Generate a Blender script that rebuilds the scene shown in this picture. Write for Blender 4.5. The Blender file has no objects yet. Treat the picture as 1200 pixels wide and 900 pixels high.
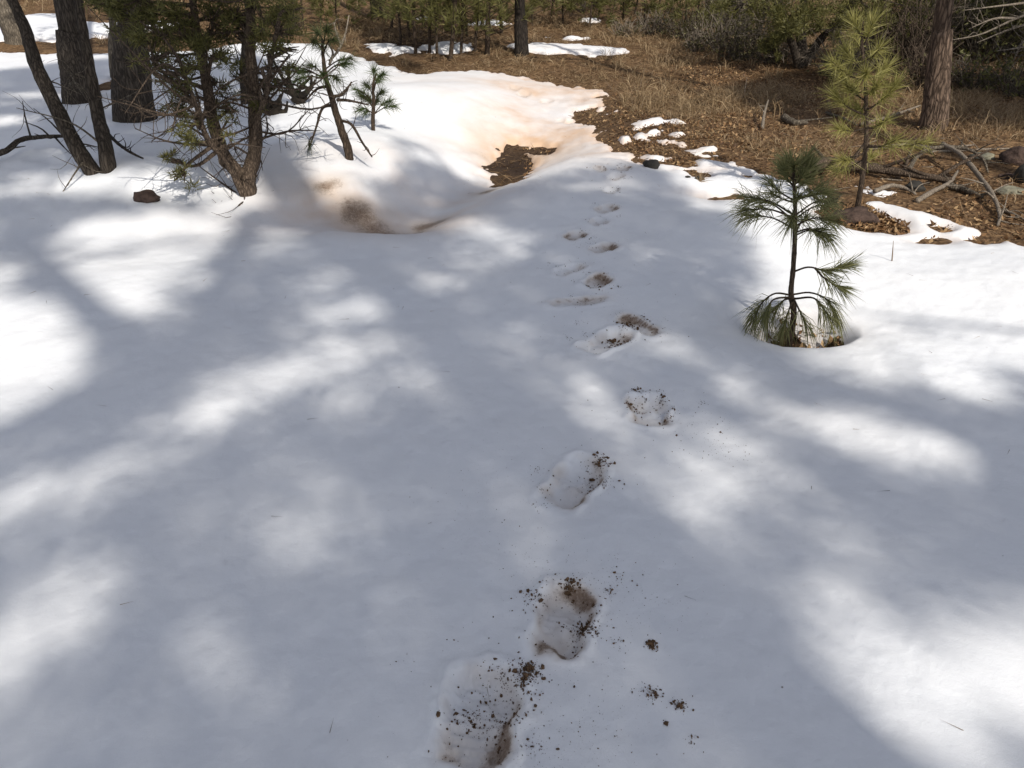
import bpy, math
import numpy as np
from mathutils import Vector

rng = np.random.default_rng(11)
SC = bpy.context.scene
COL = SC.collection

# ------------------------------------------------------------------ camera
CAM = np.array([0.0, 0.0, 1.6]); PITCH = math.radians(30.0); F = 924.0
cam = bpy.data.cameras.new('camera'); cam.sensor_width = 36.0; cam.lens = 36.0*F/1200.0
cam.clip_start = 0.05; cam.clip_end = 800.0
co = bpy.data.objects.new('camera', cam); COL.objects.link(co)
co.location = CAM; co.rotation_euler = (math.pi/2-PITCH, 0, 0); SC.camera = co

# ------------------------------------------------------------------ light
SUN_EL = math.radians(42.0)
SUN_H = np.array([0.454, -0.891])                       # towards the sun, on the ground
SUN = np.array([SUN_H[0]*math.cos(SUN_EL), SUN_H[1]*math.cos(SUN_EL), math.sin(SUN_EL)])
w = bpy.data.worlds.new('World'); SC.world = w; w.use_nodes = True
nt = w.node_tree; bg = nt.nodes['Background']
sky = nt.nodes.new('ShaderNodeTexSky'); sky.sky_type = 'NISHITA'; sky.sun_disc = False
sky.sun_elevation = SUN_EL; sky.sun_rotation = math.atan2(SUN_H[0], SUN_H[1])
sky.altitude = 2000; sky.dust_density = 2.0; sky.ozone_density = 0.6
hs = nt.nodes.new('ShaderNodeHueSaturation'); hs.inputs['Saturation'].default_value = 0.42; hs.inputs['Hue'].default_value = 0.512
nt.links.new(sky.outputs[0], hs.inputs['Color']); nt.links.new(hs.outputs[0], bg.inputs['Color'])
bg.inputs['Strength'].default_value = 0.116
sl = bpy.data.lights.new('sun', 'SUN'); sl.energy = 3.3; sl.angle = math.radians(0.55); sl.color = (1.0, 0.95, 0.87)
so = bpy.data.objects.new('sun', sl); COL.objects.link(so)
so.rotation_euler = Vector(SUN).to_track_quat('Z', 'Y').to_euler(); so.location = (6, -12, 12)
SC.view_settings.view_transform = 'Standard'; SC.view_settings.look = 'None'
SC.view_settings.exposure = 0.42; SC.view_settings.gamma = 1.0; SC.view_settings.use_curve_mapping = False
SC.cycles.use_denoising = True; SC.cycles.max_bounces = 6; SC.cycles.diffuse_bounces = 3
SC.cycles.transparent_max_bounces = 4

# ------------------------------------------------------------------ noise, terrain, pixels
def vnoise(x, y, seed=0):
    r = np.random.default_rng(seed); T = r.random((256, 256)).astype(np.float32)
    x = np.asarray(x, dtype=np.float64); y = np.asarray(y, dtype=np.float64)
    xi = np.floor(x).astype(int); yi = np.floor(y).astype(int)
    fx = (x-xi); fy = (y-yi); fx = fx*fx*(3-2*fx); fy = fy*fy*(3-2*fy)
    a = T[xi & 255, yi & 255]; b = T[(xi+1) & 255, yi & 255]; c = T[xi & 255, (yi+1) & 255]; d = T[(xi+1) & 255, (yi+1) & 255]
    return (a*(1-fx)+b*fx)*(1-fy)+(c*(1-fx)+d*fx)*fy - 0.5
def fbm(x, y, s, seed=0, oct=4):
    o = 0; amp = 1.0
    for k in range(oct):
        o = o+amp*vnoise(np.asarray(x)*s*(2.03**k)+7.3*k, np.asarray(y)*s*(2.03**k)-3.1*k, seed+k); amp *= 0.5
    return o
def sst(a, b, x):
    t = np.clip((x-a)/(b-a), 0, 1); return t*t*(3-2*t)
def sp(x, k): return np.log1p(np.exp(np.clip(x/k, -40, 40)))*k
def S(x, y):
    return 0.05*sp(np.asarray(y, float)-11.5, 1.0)+0.05*sp(np.asarray(x, float)-3.2, 0.5)*sst(2, 5, np.asarray(y, float))
def ray(u, v):
    d = np.array([(u-600)/F, 0, 0])+np.array([0, math.cos(PITCH), -math.sin(PITCH)])+(450-v)/F*np.array([0, math.sin(PITCH), math.cos(PITCH)])
    return d
def G(u, v, dz=0.0):
    d = ray(u, v); t = 0.3
    for i in range(4000):
        p = CAM+d*t
        h = float(S(p[0], p[1]))+dz
        if p[2] <= h: break
        t += max(0.004, (p[2]-h)*0.6)
        if t > 400: break
    return CAM+d*t
def G2(u, v, dz=0.0): return G(u, v, dz)[:2]
def PX(u, v, y):
    d = ray(u, v); return CAM+d*((y-CAM[1])/d[1])
def project(x, y, z):
    q = np.stack([x, y-CAM[1], z-CAM[2]], -1)
    dep = q[..., 1]*math.cos(PITCH)-q[..., 2]*math.sin(PITCH)
    up = q[..., 1]*math.sin(PITCH)+q[..., 2]*math.cos(PITCH)
    dep = np.where(dep < 0.05, 0.05, dep)
    return 600+F*q[..., 0]/dep, 450-F*up/dep
def pxm(p):                                           # pixels per metre at a point
    q = np.asarray(p)-CAM; return F/(q[1]*math.cos(PITCH)-q[2]*math.sin(PITCH))

# ------------------------------------------------------------------ mesh helpers
def link(name, me, mat, parent=None, smooth=True):
    o = bpy.data.objects.new(name, me); COL.objects.link(o)
    if mat: me.materials.append(mat)
    if smooth: me.polygons.foreach_set('use_smooth', np.ones(len(me.polygons), dtype=bool))
    if parent is not None:
        o.parent = parent
        if parent.type == 'EMPTY' or True:
            off = WORLD[parent.name]
            me.vertices.foreach_get('co', (b := np.empty(len(me.vertices)*3, np.float32)))
            b = b.reshape(-1, 3)-np.asarray(off, np.float32); me.vertices.foreach_set('co', b.ravel())
            WORLD[o.name] = off
    else:
        WORLD[o.name] = np.zeros(3)
    me.update()
    return o
WORLD = {}                                             # object name -> world offset of its local origin
def npmesh(verts, tris=None, quads=None):
    me = bpy.data.meshes.new('m'); v = np.asarray(verts, np.float32)
    me.vertices.add(len(v)); me.vertices.foreach_set('co', v.ravel())
    li = []; ls = []; n = 0
    if quads is not None and len(quads):
        q = np.asarray(quads, np.int32); li.append(q.ravel()); ls.append(n+np.arange(len(q))*4); n += q.size
    if tris is not None and len(tris):
        t = np.asarray(tris, np.int32); li.append(t.ravel()); ls.append(n+np.arange(len(t))*3); n += t.size
    me.loops.add(n); me.loops.foreach_set('vertex_index', np.concatenate(li))
    st = np.concatenate(ls).astype(np.int32); me.polygons.add(len(st)); me.polygons.foreach_set('loop_start', st)
    me.update(calc_edges=True); me.validate()
    return me
class MB:
    def __init__(s): s.v = []; s.t = []; s.q = []; s.n = 0
    def add(s, v, t=None, q=None):
        s.v.append(np.asarray(v, np.float64))
        if t is not None and len(t): s.t.append(np.asarray(t)+s.n)
        if q is not None and len(q): s.q.append(np.asarray(q)+s.n)
        s.n += len(v)
    def build(s, name, mat, parent=None, smooth=True):
        me = npmesh(np.concatenate(s.v), np.concatenate(s.t) if s.t else None, np.concatenate(s.q) if s.q else None)
        return link(name, me, mat, parent, smooth)
def spline(pts, n):
    P = np.asarray(pts, float)
    if len(P) < 3:
        t = np.linspace(0, 1, n)[:, None]; return P[0]*(1-t)+P[-1]*t
    Q = np.vstack([2*P[0]-P[1], P, 2*P[-1]-P[-2]]); out = []
    tt = np.linspace(0, len(P)-1, n)
    for t in tt:
        i = min(int(t), len(P)-2); f = t-i; a, b, c, d = Q[i], Q[i+1], Q[i+2], Q[i+3]
        out.append(0.5*((2*b)+(-a+c)*f+(2*a-5*b+4*c-d)*f*f+(-a+3*b-3*c+d)*f**3))
    return np.array(out)
def tube(mb, pts, rad, sides=6, n=None, rough=0.0, seed=0):
    P = spline(pts, n) if n else np.asarray(pts, float)
    m = len(P); R = np.interp(np.linspace(0, 1, m), np.linspace(0, 1, len(rad)), rad)
    T = np.gradient(P, axis=0); T /= np.linalg.norm(T, axis=1)[:, None]+1e-9
    a = np.array([1, 0, 0]) if abs(T[0][0]) < 0.9 else np.array([0, 1, 0])
    N = np.cross(T[0], a); N /= np.linalg.norm(N); fr = []
    for i in range(m):
        N = N-T[i]*np.dot(N, T[i]); N /= np.linalg.norm(N)+1e-9; fr.append((N, np.cross(T[i], N)))
    an = np.arange(sides)*2*math.pi/sides; V = []
    rr = np.random.default_rng(seed+m)
    for i in range(m):
        k = 1+rough*(rr.random(sides)-0.5)
        V.append(P[i]+(np.cos(an)[:, None]*fr[i][0]+np.sin(an)[:, None]*fr[i][1])*(R[i]*k)[:, None])
    V = np.concatenate(V+[P[-1:]+T[-1]*R[-1]*0.6, P[:1]-T[0]*R[0]*0.3])
    i0 = np.arange(m-1)[:, None]*sides; j = np.arange(sides)[None, :]; j2 = (j+1) % sides
    q = np.stack([i0+j, i0+j2, i0+sides+j2, i0+sides+j], -1).reshape(-1, 4)
    e = m*sides; b = (m-1)*sides; jj = np.arange(sides)
    t = np.concatenate([np.stack([b+jj, b+(jj+1) % sides, np.full(sides, e)], -1), np.stack([(jj+1) % sides, jj, np.full(sides, e+1)], -1)])
    mb.add(V, t, q)
def unit(a): return a/(np.linalg.norm(a, axis=-1, keepdims=True)+1e-9)
def needles(mb, P, D, n, L, W, spread, droop=0.0, seg=1, r=rng):
    P = np.repeat(np.asarray(P, float).reshape(-1, 3), n, 0); D = np.repeat(np.asarray(D, float).reshape(-1, 3), n, 0)
    M = len(P); d = unit(unit(D)+spread*r.normal(size=(M, 3))); l = L*(0.65+0.45*r.random((M, 1)))
    s = unit(np.cross(d, r.normal(size=(M, 3))))*W*0.5
    tip = P+d*l; tip[:, 2] -= droop*l[:, 0]
    if seg == 1:
        V = np.stack([P-s, P+s, tip], 1).reshape(-1, 3); mb.add(V, np.arange(M*3).reshape(-1, 3))
    else:
        mid = P+d*l*0.5; mid[:, 2] -= droop*l[:, 0]*0.2
        V = np.stack([P-s*.7, P+s*.7, mid-s, mid+s, tip], 1).reshape(-1, 3); b = np.arange(M)[:, None]*5
        mb.add(V, np.concatenate([b+[0, 1, 3], b+[0, 3, 2], b+[2, 3, 4]]))
def rocky(mb, c, r, rx, rough=0.25, sub=2, seed=0):
    import bmesh
    bm = bmesh.new(); bmesh.ops.create_icosphere(bm, subdivisions=sub, radius=1.0)
    V = np.array([v.co[:] for v in bm.verts]); T = np.array([[v.index for v in f.verts] for f in bm.faces]); bm.free()
    k = 1+rough*(fbm(V[:, 0]*1.3+seed*3.7+V[:, 2], V[:, 1]*1.3+V[:, 2]*1.7, 1.0, seed, 3))*1.6
    # knock a few planes off so it reads as a broken stone
    rr = np.random.default_rng(seed)
    V = V*k[:, None]
    for i in range(5):
        nrm = unit(rr.normal(size=3)); h = 0.72+0.2*rr.random(); dd = V@nrm; V = V-np.outer(np.clip(dd-h, 0, None)*0.85, nrm)
    mb.add(V*np.asarray(rx)*r+np.asarray(c), T)

# ------------------------------------------------------------------ materials
def mat(name):
    m = bpy.data.materials.new(name); m.use_nodes = True; nt = m.node_tree
    return m, nt, nt.nodes['Principled BSDF']
def nd(nt, typ, **kw):
    n = nt.nodes.new(typ)
    for k, v in kw.items():
        if k in n.inputs: n.inputs[k].default_value = v
        else: setattr(n, k, v)
    return n
def ramp(nt, src, stops):
    r = nt.nodes.new('ShaderNodeValToRGB'); e = r.color_ramp.elements
    while len(e) < len(stops): e.new(0.5)
    for i, (p, c) in enumerate(stops): e[i].position = p; e[i].color = (*c, 1)
    nt.links.new(src, r.inputs[0]); return r.outputs[0]
def mixc(nt, fac, a, b):
    m = nt.nodes.new('ShaderNodeMix'); m.data_type = 'RGBA'
    for idx, s in ((0, fac), (6, a), (7, b)):
        if hasattr(s, 'links'): nt.links.new(s, m.inputs[idx])
        else: m.inputs[idx].default_value = s if idx == 0 else (*s, 1)
    return m.outputs[2]
def math_n(nt, op, a, b=None):
    m = nt.nodes.new('ShaderNodeMath'); m.operation = op
    for i, s in enumerate((a, b)):
        if s is None: continue
        if hasattr(s, 'links'): nt.links.new(s, m.inputs[i])
        else: m.inputs[i].default_value = s
    return m.outputs[0]
def noise(nt, scale, detail=4, vec=None, rough=0.55):
    n = nd(nt, 'ShaderNodeTexNoise', Scale=scale, Detail=detail, Roughness=rough)
    if vec is not None: nt.links.new(vec, n.inputs['Vector'])
    return n.outputs['Fac']
def objco(nt, scale=None):
    tc = nt.nodes.new('ShaderNodeTexCoord')
    if scale is None: return tc.outputs['Object']
    m = nt.nodes.new('ShaderNodeMapping'); m.inputs['Scale'].default_value = scale
    nt.links.new(tc.outputs['Object'], m.inputs[0]); return m.outputs[0]
def bump(nt, h, strength, dist, bsdf):
    b = nd(nt, 'ShaderNodeBump', Strength=strength, Distance=dist); nt.links.new(h, b.inputs['Height']); nt.links.new(b.outputs[0], bsdf.inputs['Normal'])
def foliage_mat(name, c0, c1, c2, transl=0.3, rough=0.55):
    m, nt, b = mat(name); g = nt.nodes.new('ShaderNodeNewGeometry')
    col = ramp(nt, g.outputs['Random Per Island'], [(0.0, c0), (0.55, c1), (1.0, c2)])
    n = noise(nt, 3.0, 2, objco(nt)); col = mixc(nt, math_n(nt, 'MULTIPLY', n, 0.5), col, c0)
    nt.links.new(col, b.inputs['Base Color']); b.inputs['Roughness'].default_value = rough; b.inputs['Specular IOR Level'].default_value = 0.3
    tr = nt.nodes.new('ShaderNodeBsdfTranslucent'); nt.links.new(col, tr.inputs[0])
    mx = nt.nodes.new('ShaderNodeMixShader'); mx.inputs[0].default_value = transl
    nt.links.new(b.outputs[0], mx.inputs[1]); nt.links.new(tr.outputs[0], mx.inputs[2]); nt.links.new(mx.outputs[0], nt.nodes['Material Output'].inputs[0])
    return m
def bark_mat(name, dark, light, sc=(22, 22, 3.5), bstr=0.8):
    m, nt, b = mat(name); v = objco(nt, sc)
    n1 = noise(nt, 2.0, 6, v, 0.68); vo = nd(nt, 'ShaderNodeTexVoronoi', Scale=2.2, feature='DISTANCE_TO_EDGE')
    wv = nt.nodes.new('ShaderNodeVectorMath'); wv.operation = 'ADD'; nz = nd(nt, 'ShaderNodeTexNoise', Scale=1.5, Detail=4.0); nt.links.new(v, nz.inputs['Vector']); nt.links.new(nz.outputs['Color'], wv.inputs[1]); nt.links.new(v, wv.inputs[0]); v = wv.outputs[0]; nt.links.new(v, vo.inputs['Vector'])
    cr = math_n(nt, 'ADD', math_n(nt, 'MULTIPLY', math_n(nt, 'MINIMUM', math_n(nt, 'MULTIPLY', vo.outputs['Distance'], 3.2), 1.0), .75), .25)
    h = math_n(nt, 'MULTIPLY', n1, cr)
    col = ramp(nt, h, [(0.08, dark), (0.32, tuple((a+c)/2 for a, c in zip(dark, light))), (0.62, light)])
    nt.links.new(col, b.inputs['Base Color']); b.inputs['Roughness'].default_value = 0.9; b.inputs['Specular IOR Level'].default_value = 0.15
    bump(nt, h, bstr, 0.02, b); return m
def plain_mat(name, a, c, sc=30, rough=0.85, bs=0.3, bd=0.005):
    m, nt, b = mat(name); n = noise(nt, sc, 5, objco(nt)); nt.links.new(ramp(nt, n, [(0.3, a), (0.7, c)]), b.inputs['Base Color'])
    b.inputs['Roughness'].default_value = rough; b.inputs['Specular IOR Level'].default_value = 0.2; bump(nt, n, bs, bd, b); return m

M = {}
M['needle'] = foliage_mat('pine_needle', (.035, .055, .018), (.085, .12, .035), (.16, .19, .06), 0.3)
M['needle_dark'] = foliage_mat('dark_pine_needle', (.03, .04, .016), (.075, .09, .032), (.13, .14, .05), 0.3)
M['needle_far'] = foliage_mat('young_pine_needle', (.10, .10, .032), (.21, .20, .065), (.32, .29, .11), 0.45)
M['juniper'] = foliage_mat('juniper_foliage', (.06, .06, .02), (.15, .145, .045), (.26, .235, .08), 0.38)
M['needle_bright'] = foliage_mat('bright_pine_needle', (.19, .175, .05), (.37, .34, .10), (.52, .47, .2), 0.45)  # brighter and yellower than the plain pine needle
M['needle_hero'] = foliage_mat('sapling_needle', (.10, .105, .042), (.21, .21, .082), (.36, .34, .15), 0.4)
M['juniper_bright'] = foliage_mat('sunny_juniper_foliage', (.07, .07, .022), (.15, .14, .04), (.25, .22, .075), 0.3)  # sunlit look of the foliage put into its colour
M['scrub'] = foliage_mat('scrub_leaf', (.06, .055, .024), (.14, .125, .05), (.24, .21, .10), 0.25)
M['straw'] = foliage_mat('dry_grass', (.16, .105, .055), (.35, .24, .13), (.56, .42, .25), 0.25)
M['leaf'] = foliage_mat('fallen_leaf', (.07, .034, .016), (.29, .16, .07), (.58, .39, .20), 0.12, 0.6)
M['deadneedle'] = foliage_mat('dead_needle', (.08, .045, .022), (.21, .13, .065), (.42, .29, .16), 0.2)
M['bark'] = bark_mat('grey_bark', (.018, .014, .011), (.11, .088, .068))
M['bark_dark'] = bark_mat('shaded_dark_bark', (.010, .008, .007), (.06, .048, .038))  # darker copy of the grey bark, with the trunks' shade in its colour
M['bark_red'] = bark_mat('reddish_pine_bark', (.02, .013, .009), (.23, .16, .115), (15, 15, 3), 1.0)
M['bark_pale'] = bark_mat('pale_bark', (.05, .04, .03), (.24, .2, .15))
M['bark_thin'] = bark_mat('stem_bark', (.028, .02, .014), (.12, .085, .06), (30, 30, 8))
M['bark_brown'] = bark_mat('brown_bark', (.035, .024, .017), (.19, .14, .10), (34, 34, 10))
M['deadwood'] = bark_mat('weathered_dead_wood', (.10, .08, .06), (.36, .30, .235), (40, 40, 8), 0.4)
M['rot'] = plain_mat('rotten_black_wood', (.006, .005, .004), (.035, .027, .02), 14, 0.9, 0.8, 0.03)
M['rock_red'] = plain_mat('reddish_rock', (.022, .014, .011), (.105, .07, .055), 14, 0.95, 1.0, 0.04)
M['rock_dark'] = plain_mat('dark_rock', (.015, .014, .012), (.055, .05, .042), 12, 0.7, 0.5, 0.01)
M['rock_moss'] = plain_mat('lichen_rock', (.09, .085, .065), (.33, .31, .22), 14, 0.9, 0.9, 0.02)
M['dirt'] = plain_mat('wet_dirt', (.05, .03, .017), (.19, .115, .065), 90, 0.9, 0.5, 0.003)

m, nt, b = mat('snow'); M['snow'] = m
v = objco(nt); at1 = nd(nt, 'ShaderNodeAttribute', attribute_name='stain'); at2 = nd(nt, 'ShaderNodeAttribute', attribute_name='mud')
n1 = noise(nt, 6.0, 6, v, 0.6); n2 = noise(nt, 45.0, 5, v, 0.65); n5 = noise(nt, 150.0, 8, v, 0.75); n3 = noise(nt, 300.0, 6, v, 0.8); n4 = noise(nt, 1.3, 4, v)
base = ramp(nt, n4, [(0.35, (.84, .85, .865)), (0.7, (.885, .885, .885))])
st = math_n(nt, 'MULTIPLY', at1.outputs['Fac'], math_n(nt, 'ADD', math_n(nt, 'MULTIPLY', n1, 1.3), 0.3))
c = mixc(nt, st, base, (.66, .44, .28))
mudn = math_n(nt, 'MULTIPLY', math_n(nt, 'SUBTRACT', math_n(nt, 'ADD', at2.outputs['Fac'], math_n(nt, 'ADD', math_n(nt, 'MULTIPLY', n2, 0.6), math_n(nt, 'MULTIPLY', n5, 0.9))), 1.34), 2.2)
mudc = nt.nodes.new('ShaderNodeClamp'); nt.links.new(mudn, mudc.inputs[0])
c = mixc(nt, math_n(nt, 'MULTIPLY', at2.outputs['Fac'], 0.85), c, (.56, .45, .35))
c = mixc(nt, math_n(nt, 'MULTIPLY', mudc.outputs[0], 0.85), c, (.15, .088, .05))
nt.links.new(c, b.inputs['Base Color']); b.inputs['Roughness'].default_value = 0.55; b.inputs['Specular IOR Level'].default_value = 0.25
hh = math_n(nt, 'ADD', math_n(nt, 'MULTIPLY', n3, 0.35), math_n(nt, 'MULTIPLY', n2, 0.8)); bump(nt, hh, 0.5, 0.005, b)

m, nt, b = mat('forest_floor'); M['ground'] = m
v = objco(nt); n1 = noise(nt, 1.1, 5, v); n2 = noise(nt, 16.0, 8, v, 0.7)
vo = nd(nt, 'ShaderNodeTexVoronoi', Scale=38.0); nt.links.new(v, vo.inputs['Vector'])
c1 = ramp(nt, n2, [(0.32, (.045, .026, .014)), (0.5, (.16, .095, .05)), (0.68, (.32, .20, .105))])
sepc = nt.nodes.new('ShaderNodeSeparateColor'); nt.links.new(vo.outputs['Color'], sepc.inputs[0])
c2 = ramp(nt, sepc.outputs[0], [(0.0, (.05, .028, .016)), (0.5, (.2, .12, .06)), (1.0, (.42, .27, .14))])
c = mixc(nt, 0.5, c1, c2)
c = mixc(nt, math_n(nt, 'MULTIPLY', n1, 0.55), c, (.05, .032, .02))
wa = nd(nt, 'ShaderNodeAttribute', attribute_name='wet_dark'); c = mixc(nt, math_n(nt, 'MULTIPLY', wa.outputs['Fac'], 0.95), c, (.038, .026, .02))
nt.links.new(c, b.inputs['Base Color']); b.inputs['Roughness'].default_value = 0.95; b.inputs['Specular IOR Level'].default_value = 0.1
bump(nt, math_n(nt, 'ADD', n2, math_n(nt, 'MULTIPLY', vo.outputs['Distance'], 0.6)), 0.9, 0.02, b)

QB = G2(938, 386)
# the gully: polyline (x, y, depth, width)
GUL = np.array([(0.9, 11.5, .03, .5), (0.55, 9.6, .08, .6), (0.25, 8.3, .17, .7), (0.05, 7.0, .30, .72), (-.32, 5.9, .24, .48), (-.74, 4.85, .22, .31), (-1.15, 4.85, .14, .32), (-1.9, 4.5, .10, .5), (-3.0, 4.2, .04, .6)])
def gully(X, Y):
    best = np.zeros(X.shape)
    for a, bq in zip(GUL[:-1], GUL[1:]):
        e = bq[:2]-a[:2]; t = np.clip(((X-a[0])*e[0]+(Y-a[1])*e[1])/(e@e), 0, 1)
        d = np.hypot(X-a[0]-e[0]*t, Y-a[1]-e[1]*t); dep = a[2]+(bq[2]-a[2])*t; wd = a[3]+(bq[3]-a[3])*t
        best = np.maximum(best, dep*np.exp(-(d/wd)**2))
    return -best
def relief(X, Y):
    z = gully(X, Y)
    for cx, cy, r, h in ((-1.35, 6.0, .8, .12), (-2.6, 5.6, .7, .10), (-3.4, 6.0, .8, .10), (-.6, 8.2, 1.2, .12), (-1.7, 8.0, 1.0, .08), (.55, 5.7, .7, .05)):
        z = z+h*np.exp(-((X-cx)**2+(Y-cy)**2)/r**2)
    q = np.hypot(X-QB[0], (Y-QB[1])*1.1); z = z-0.135*(1-sst(0.13, 0.27, q))
    z = z+.13*fbm(X, Y*1.6, 1.1, 65, 4)*np.exp(-((X+3.0)/2.0)**2-((Y-5.8)/.9)**2)
    return z+0.07*fbm(X, Y, 0.55, 60, 3)*sst(0.5, 3, np.hypot(X, Y))

def GR(u, v, add=0.085):
    p = G2(u, v)
    for _ in range(3): p = G2(u, v, float(relief(p[:1], p[1:])[0])+add)
    return p
# ------------------------------------------------------------------ snow outline
def polyw(pts): return np.array([GR(*p, 0.02) for p in pts])
MAIN = np.vstack([polyw([(1240, 292), (1200, 286), (1178, 276), (1166, 268), (1138, 261), (1123, 254), (1094, 243), (1060, 238), (1030, 233), (1008, 233),
    (985, 229), (960, 222), (935, 214), (910, 208), (895, 203), (872, 196), (855, 191), (835, 187), (810, 185), (800, 190), (785, 189), (772, 186), (755, 190), (740, 188),
    (735, 180), (732, 172), (720, 162), (707, 152), (697, 147), (680, 145), (670, 136), (669, 127), (684, 123), (706, 126), (706, 117),
    (719, 110), (705, 105), (660, 100), (640, 95), (600, 88), (560, 83), (520, 84), (490, 87), (470, 80), (440, 72), (415, 66), (400, 58), (370, 52),
    (330, 48), (300, 50), (260, 56), (200, 60), (140, 60), (105, 63), (60, 63), (0, 60), (-150, 58)]),
    [(-22, 9), (-22, -9), (11, -9), (10, 2), (5.5, 3.4)]])
PATCH = [polyw(p) for p in (
    [(752, 182), (790, 180), (815, 175), (838, 171), (842, 175), (815, 180), (790, 184), (765, 187)],
    [(418, 49), (440, 49), (470, 53), (490, 54), (500, 51), (505, 55), (480, 60), (462, 62), (445, 59), (425, 54)],
    [(588, 53), (600, 51), (655, 51), (677, 51), (710, 54), (736, 57), (744, 60), (728, 63), (706, 65), (679, 66), (653, 63), (620, 60), (595, 58)],
    [(-160, 25), (0, 29), (15, 29), (30, 16), (62, 15), (90, 25), (125, 27), (200, 23), (220, 31), (125, 42), (60, 48), (0, 48), (-160, 47)])]
def ell(u, v, ru, rv):
    c = GR(u, v, .03); a = abs(G2(u+ru, v)[0]-G2(u, v)[0]); bb = 0.5*abs(G2(u, v-rv)[1]-G2(u, v+rv)[1]); return (c, a, bb)
EPATCH = [ell(*e) for e in ((762, 142, 32, 4.2), (767, 152, 10, 2.8), (748, 158, 22, 2.6), (791, 165, 10, 3), (791, 154, 8, 1.8), (530, 54, 26, 6), (572, 26, 24, 3.5), (670, 43, 18, 2.2),
    (985, 214, 20, 2.0), (1024, 221, 16, 4), (720, 130, 8, 2), (745, 148, 7, 1.6), (690, 22, 10, 1.5), (500, 20, 12, 2))]
HOLEP = [polyw([(958, 246), (980, 242), (1000, 239), (1025, 246), (1040, 255), (1062, 262), (1074, 271), (1050, 273), (1000, 265), (965, 256)]),
         polyw([(1134, 276), (1150, 272), (1172, 270), (1185, 276), (1170, 281), (1150, 283)]),
         np.array([GR(u, v, -.02) for u, v in ((574, 190), (586, 183), (611, 183), (627, 189), (616, 203), (608, 217), (590, 219), (576, 207))])]
GD = -0.25
HOLEE = [ell(*e) for e in ((1093, 278, 13, 3), (1102, 263, 5, 2), (124, 97, 14, 7), (797, 188, 10, 2.5), (845, 196, 14, 2.2), (750, 185, 13, 3), (849, 226, 10, 1.2), (820, 200, 8, 1.5), (700, 112, 10, 1.2), (880, 203, 9, 1.5))]
HOLEE += [(GR(600, 177, 0), .11, .12), (GR(642, 177, 0), .13, .10)]
HOLEE.append((QB+[0.0, .0], .175, .15))
def psd(P, X, Y):
    out = np.empty(X.shape, np.float64); A = P; B = np.roll(P, -1, 0)
    for s in range(0, X.size, 40000):
        x = X[s:s+40000, None]; y = Y[s:s+40000, None]
        ex = (B-A)[:, 0]; ey = (B-A)[:, 1]; wx = x-A[:, 0]; wy = y-A[:, 1]
        t = np.clip((wx*ex+wy*ey)/(ex*ex+ey*ey+1e-12), 0, 1); d2 = ((wx-ex*t)**2+(wy-ey*t)**2).min(1)
        c = ((A[:, 1] > y) != (B[:, 1] > y)) & (x < ex*(y-A[:, 1])/np.where(ey == 0, 1e-12, ey)+A[:, 0])
        out[s:s+40000] = np.where(c.sum(1) % 2 == 1, 1, -1)*np.sqrt(d2)
    return out
def esd(e, X, Y):
    c, a, bb = e; r = np.sqrt(((X-c[0])/a)**2+((Y-c[1])/bb)**2); return (1-r)*min(a, bb)
def snow_sd(X, Y):
    d = psd(MAIN, X, Y)
    for p in HOLEP: d = np.minimum(d, -psd(p, X, Y))
    for e in HOLEE: d = np.minimum(d, -esd(e, X, Y))
    for p in PATCH: d = np.maximum(d, psd(p, X, Y))
    rag = fbm(X, Y, 13.0, 58, 3)*.15
    for e in EPATCH: d = np.maximum(d, esd(e, X, Y)*1.3-.015+rag)
    amp = np.clip(np.hypot(X, Y)/8, 0.12, 1.0)
    return d+fbm(X, Y, 2.2, 40, 4)*0.17*amp+fbm(X, Y, 8.0, 50, 4)*0.16*amp*sst(4.5, 6.0, Y)+fbm(X, Y, 9.0, 55, 3)*.07*amp
# ------------------------------------------------------------------ footprints
PRINTS = []
for hu, hv, tu, tv, wd, dp, dirt in ((546, 900, 574, 792, .165, .050, 1.0), (650, 770, 668, 694, .14, .048, 1.0), (654, 593, 691, 544, .14, .044, .9), (763, 500, 758, 466, .145, .045, .9),
        (688, 411, 730, 388, .13, .045, .8), (770, 388, 730, 369, .11, .035, .9), (645, 356, 706, 350, .085, .025, .7), (690, 335, 710, 324, .12, .035, .8), (652, 321, 682, 312, .09, .025, .6),
        (695, 296, 718, 288, .11, .035, .8), (664, 281, 682, 273, .10, .03, .9), (692, 261, 708, 256, .10, .03, .7), (700, 246, 722, 240, .10, .03, .9), (712, 223, 720, 216, .09, .03, .7),
        (718, 206, 728, 200, .09, .03, .7), (728, 196, 735, 190, .09, .02, .6), (706, 198, 700, 193, .08, .02, .6), (610, 110, 618, 106, .12, .03, .5), (600, 103, 606, 100, .12, .03, .5), (636, 118, 644, 115, .12, .03, .5), (655, 139, 664, 136, .12, .03, .5)):
    hq = GR(hu, hv, .07); tq = GR(tu, tv, .07); c = (hq+tq)/2; d = tq-hq; L = np.linalg.norm(d); PRINTS.append((c, d/L, L/2, wd/2, dp, dirt))
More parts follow.
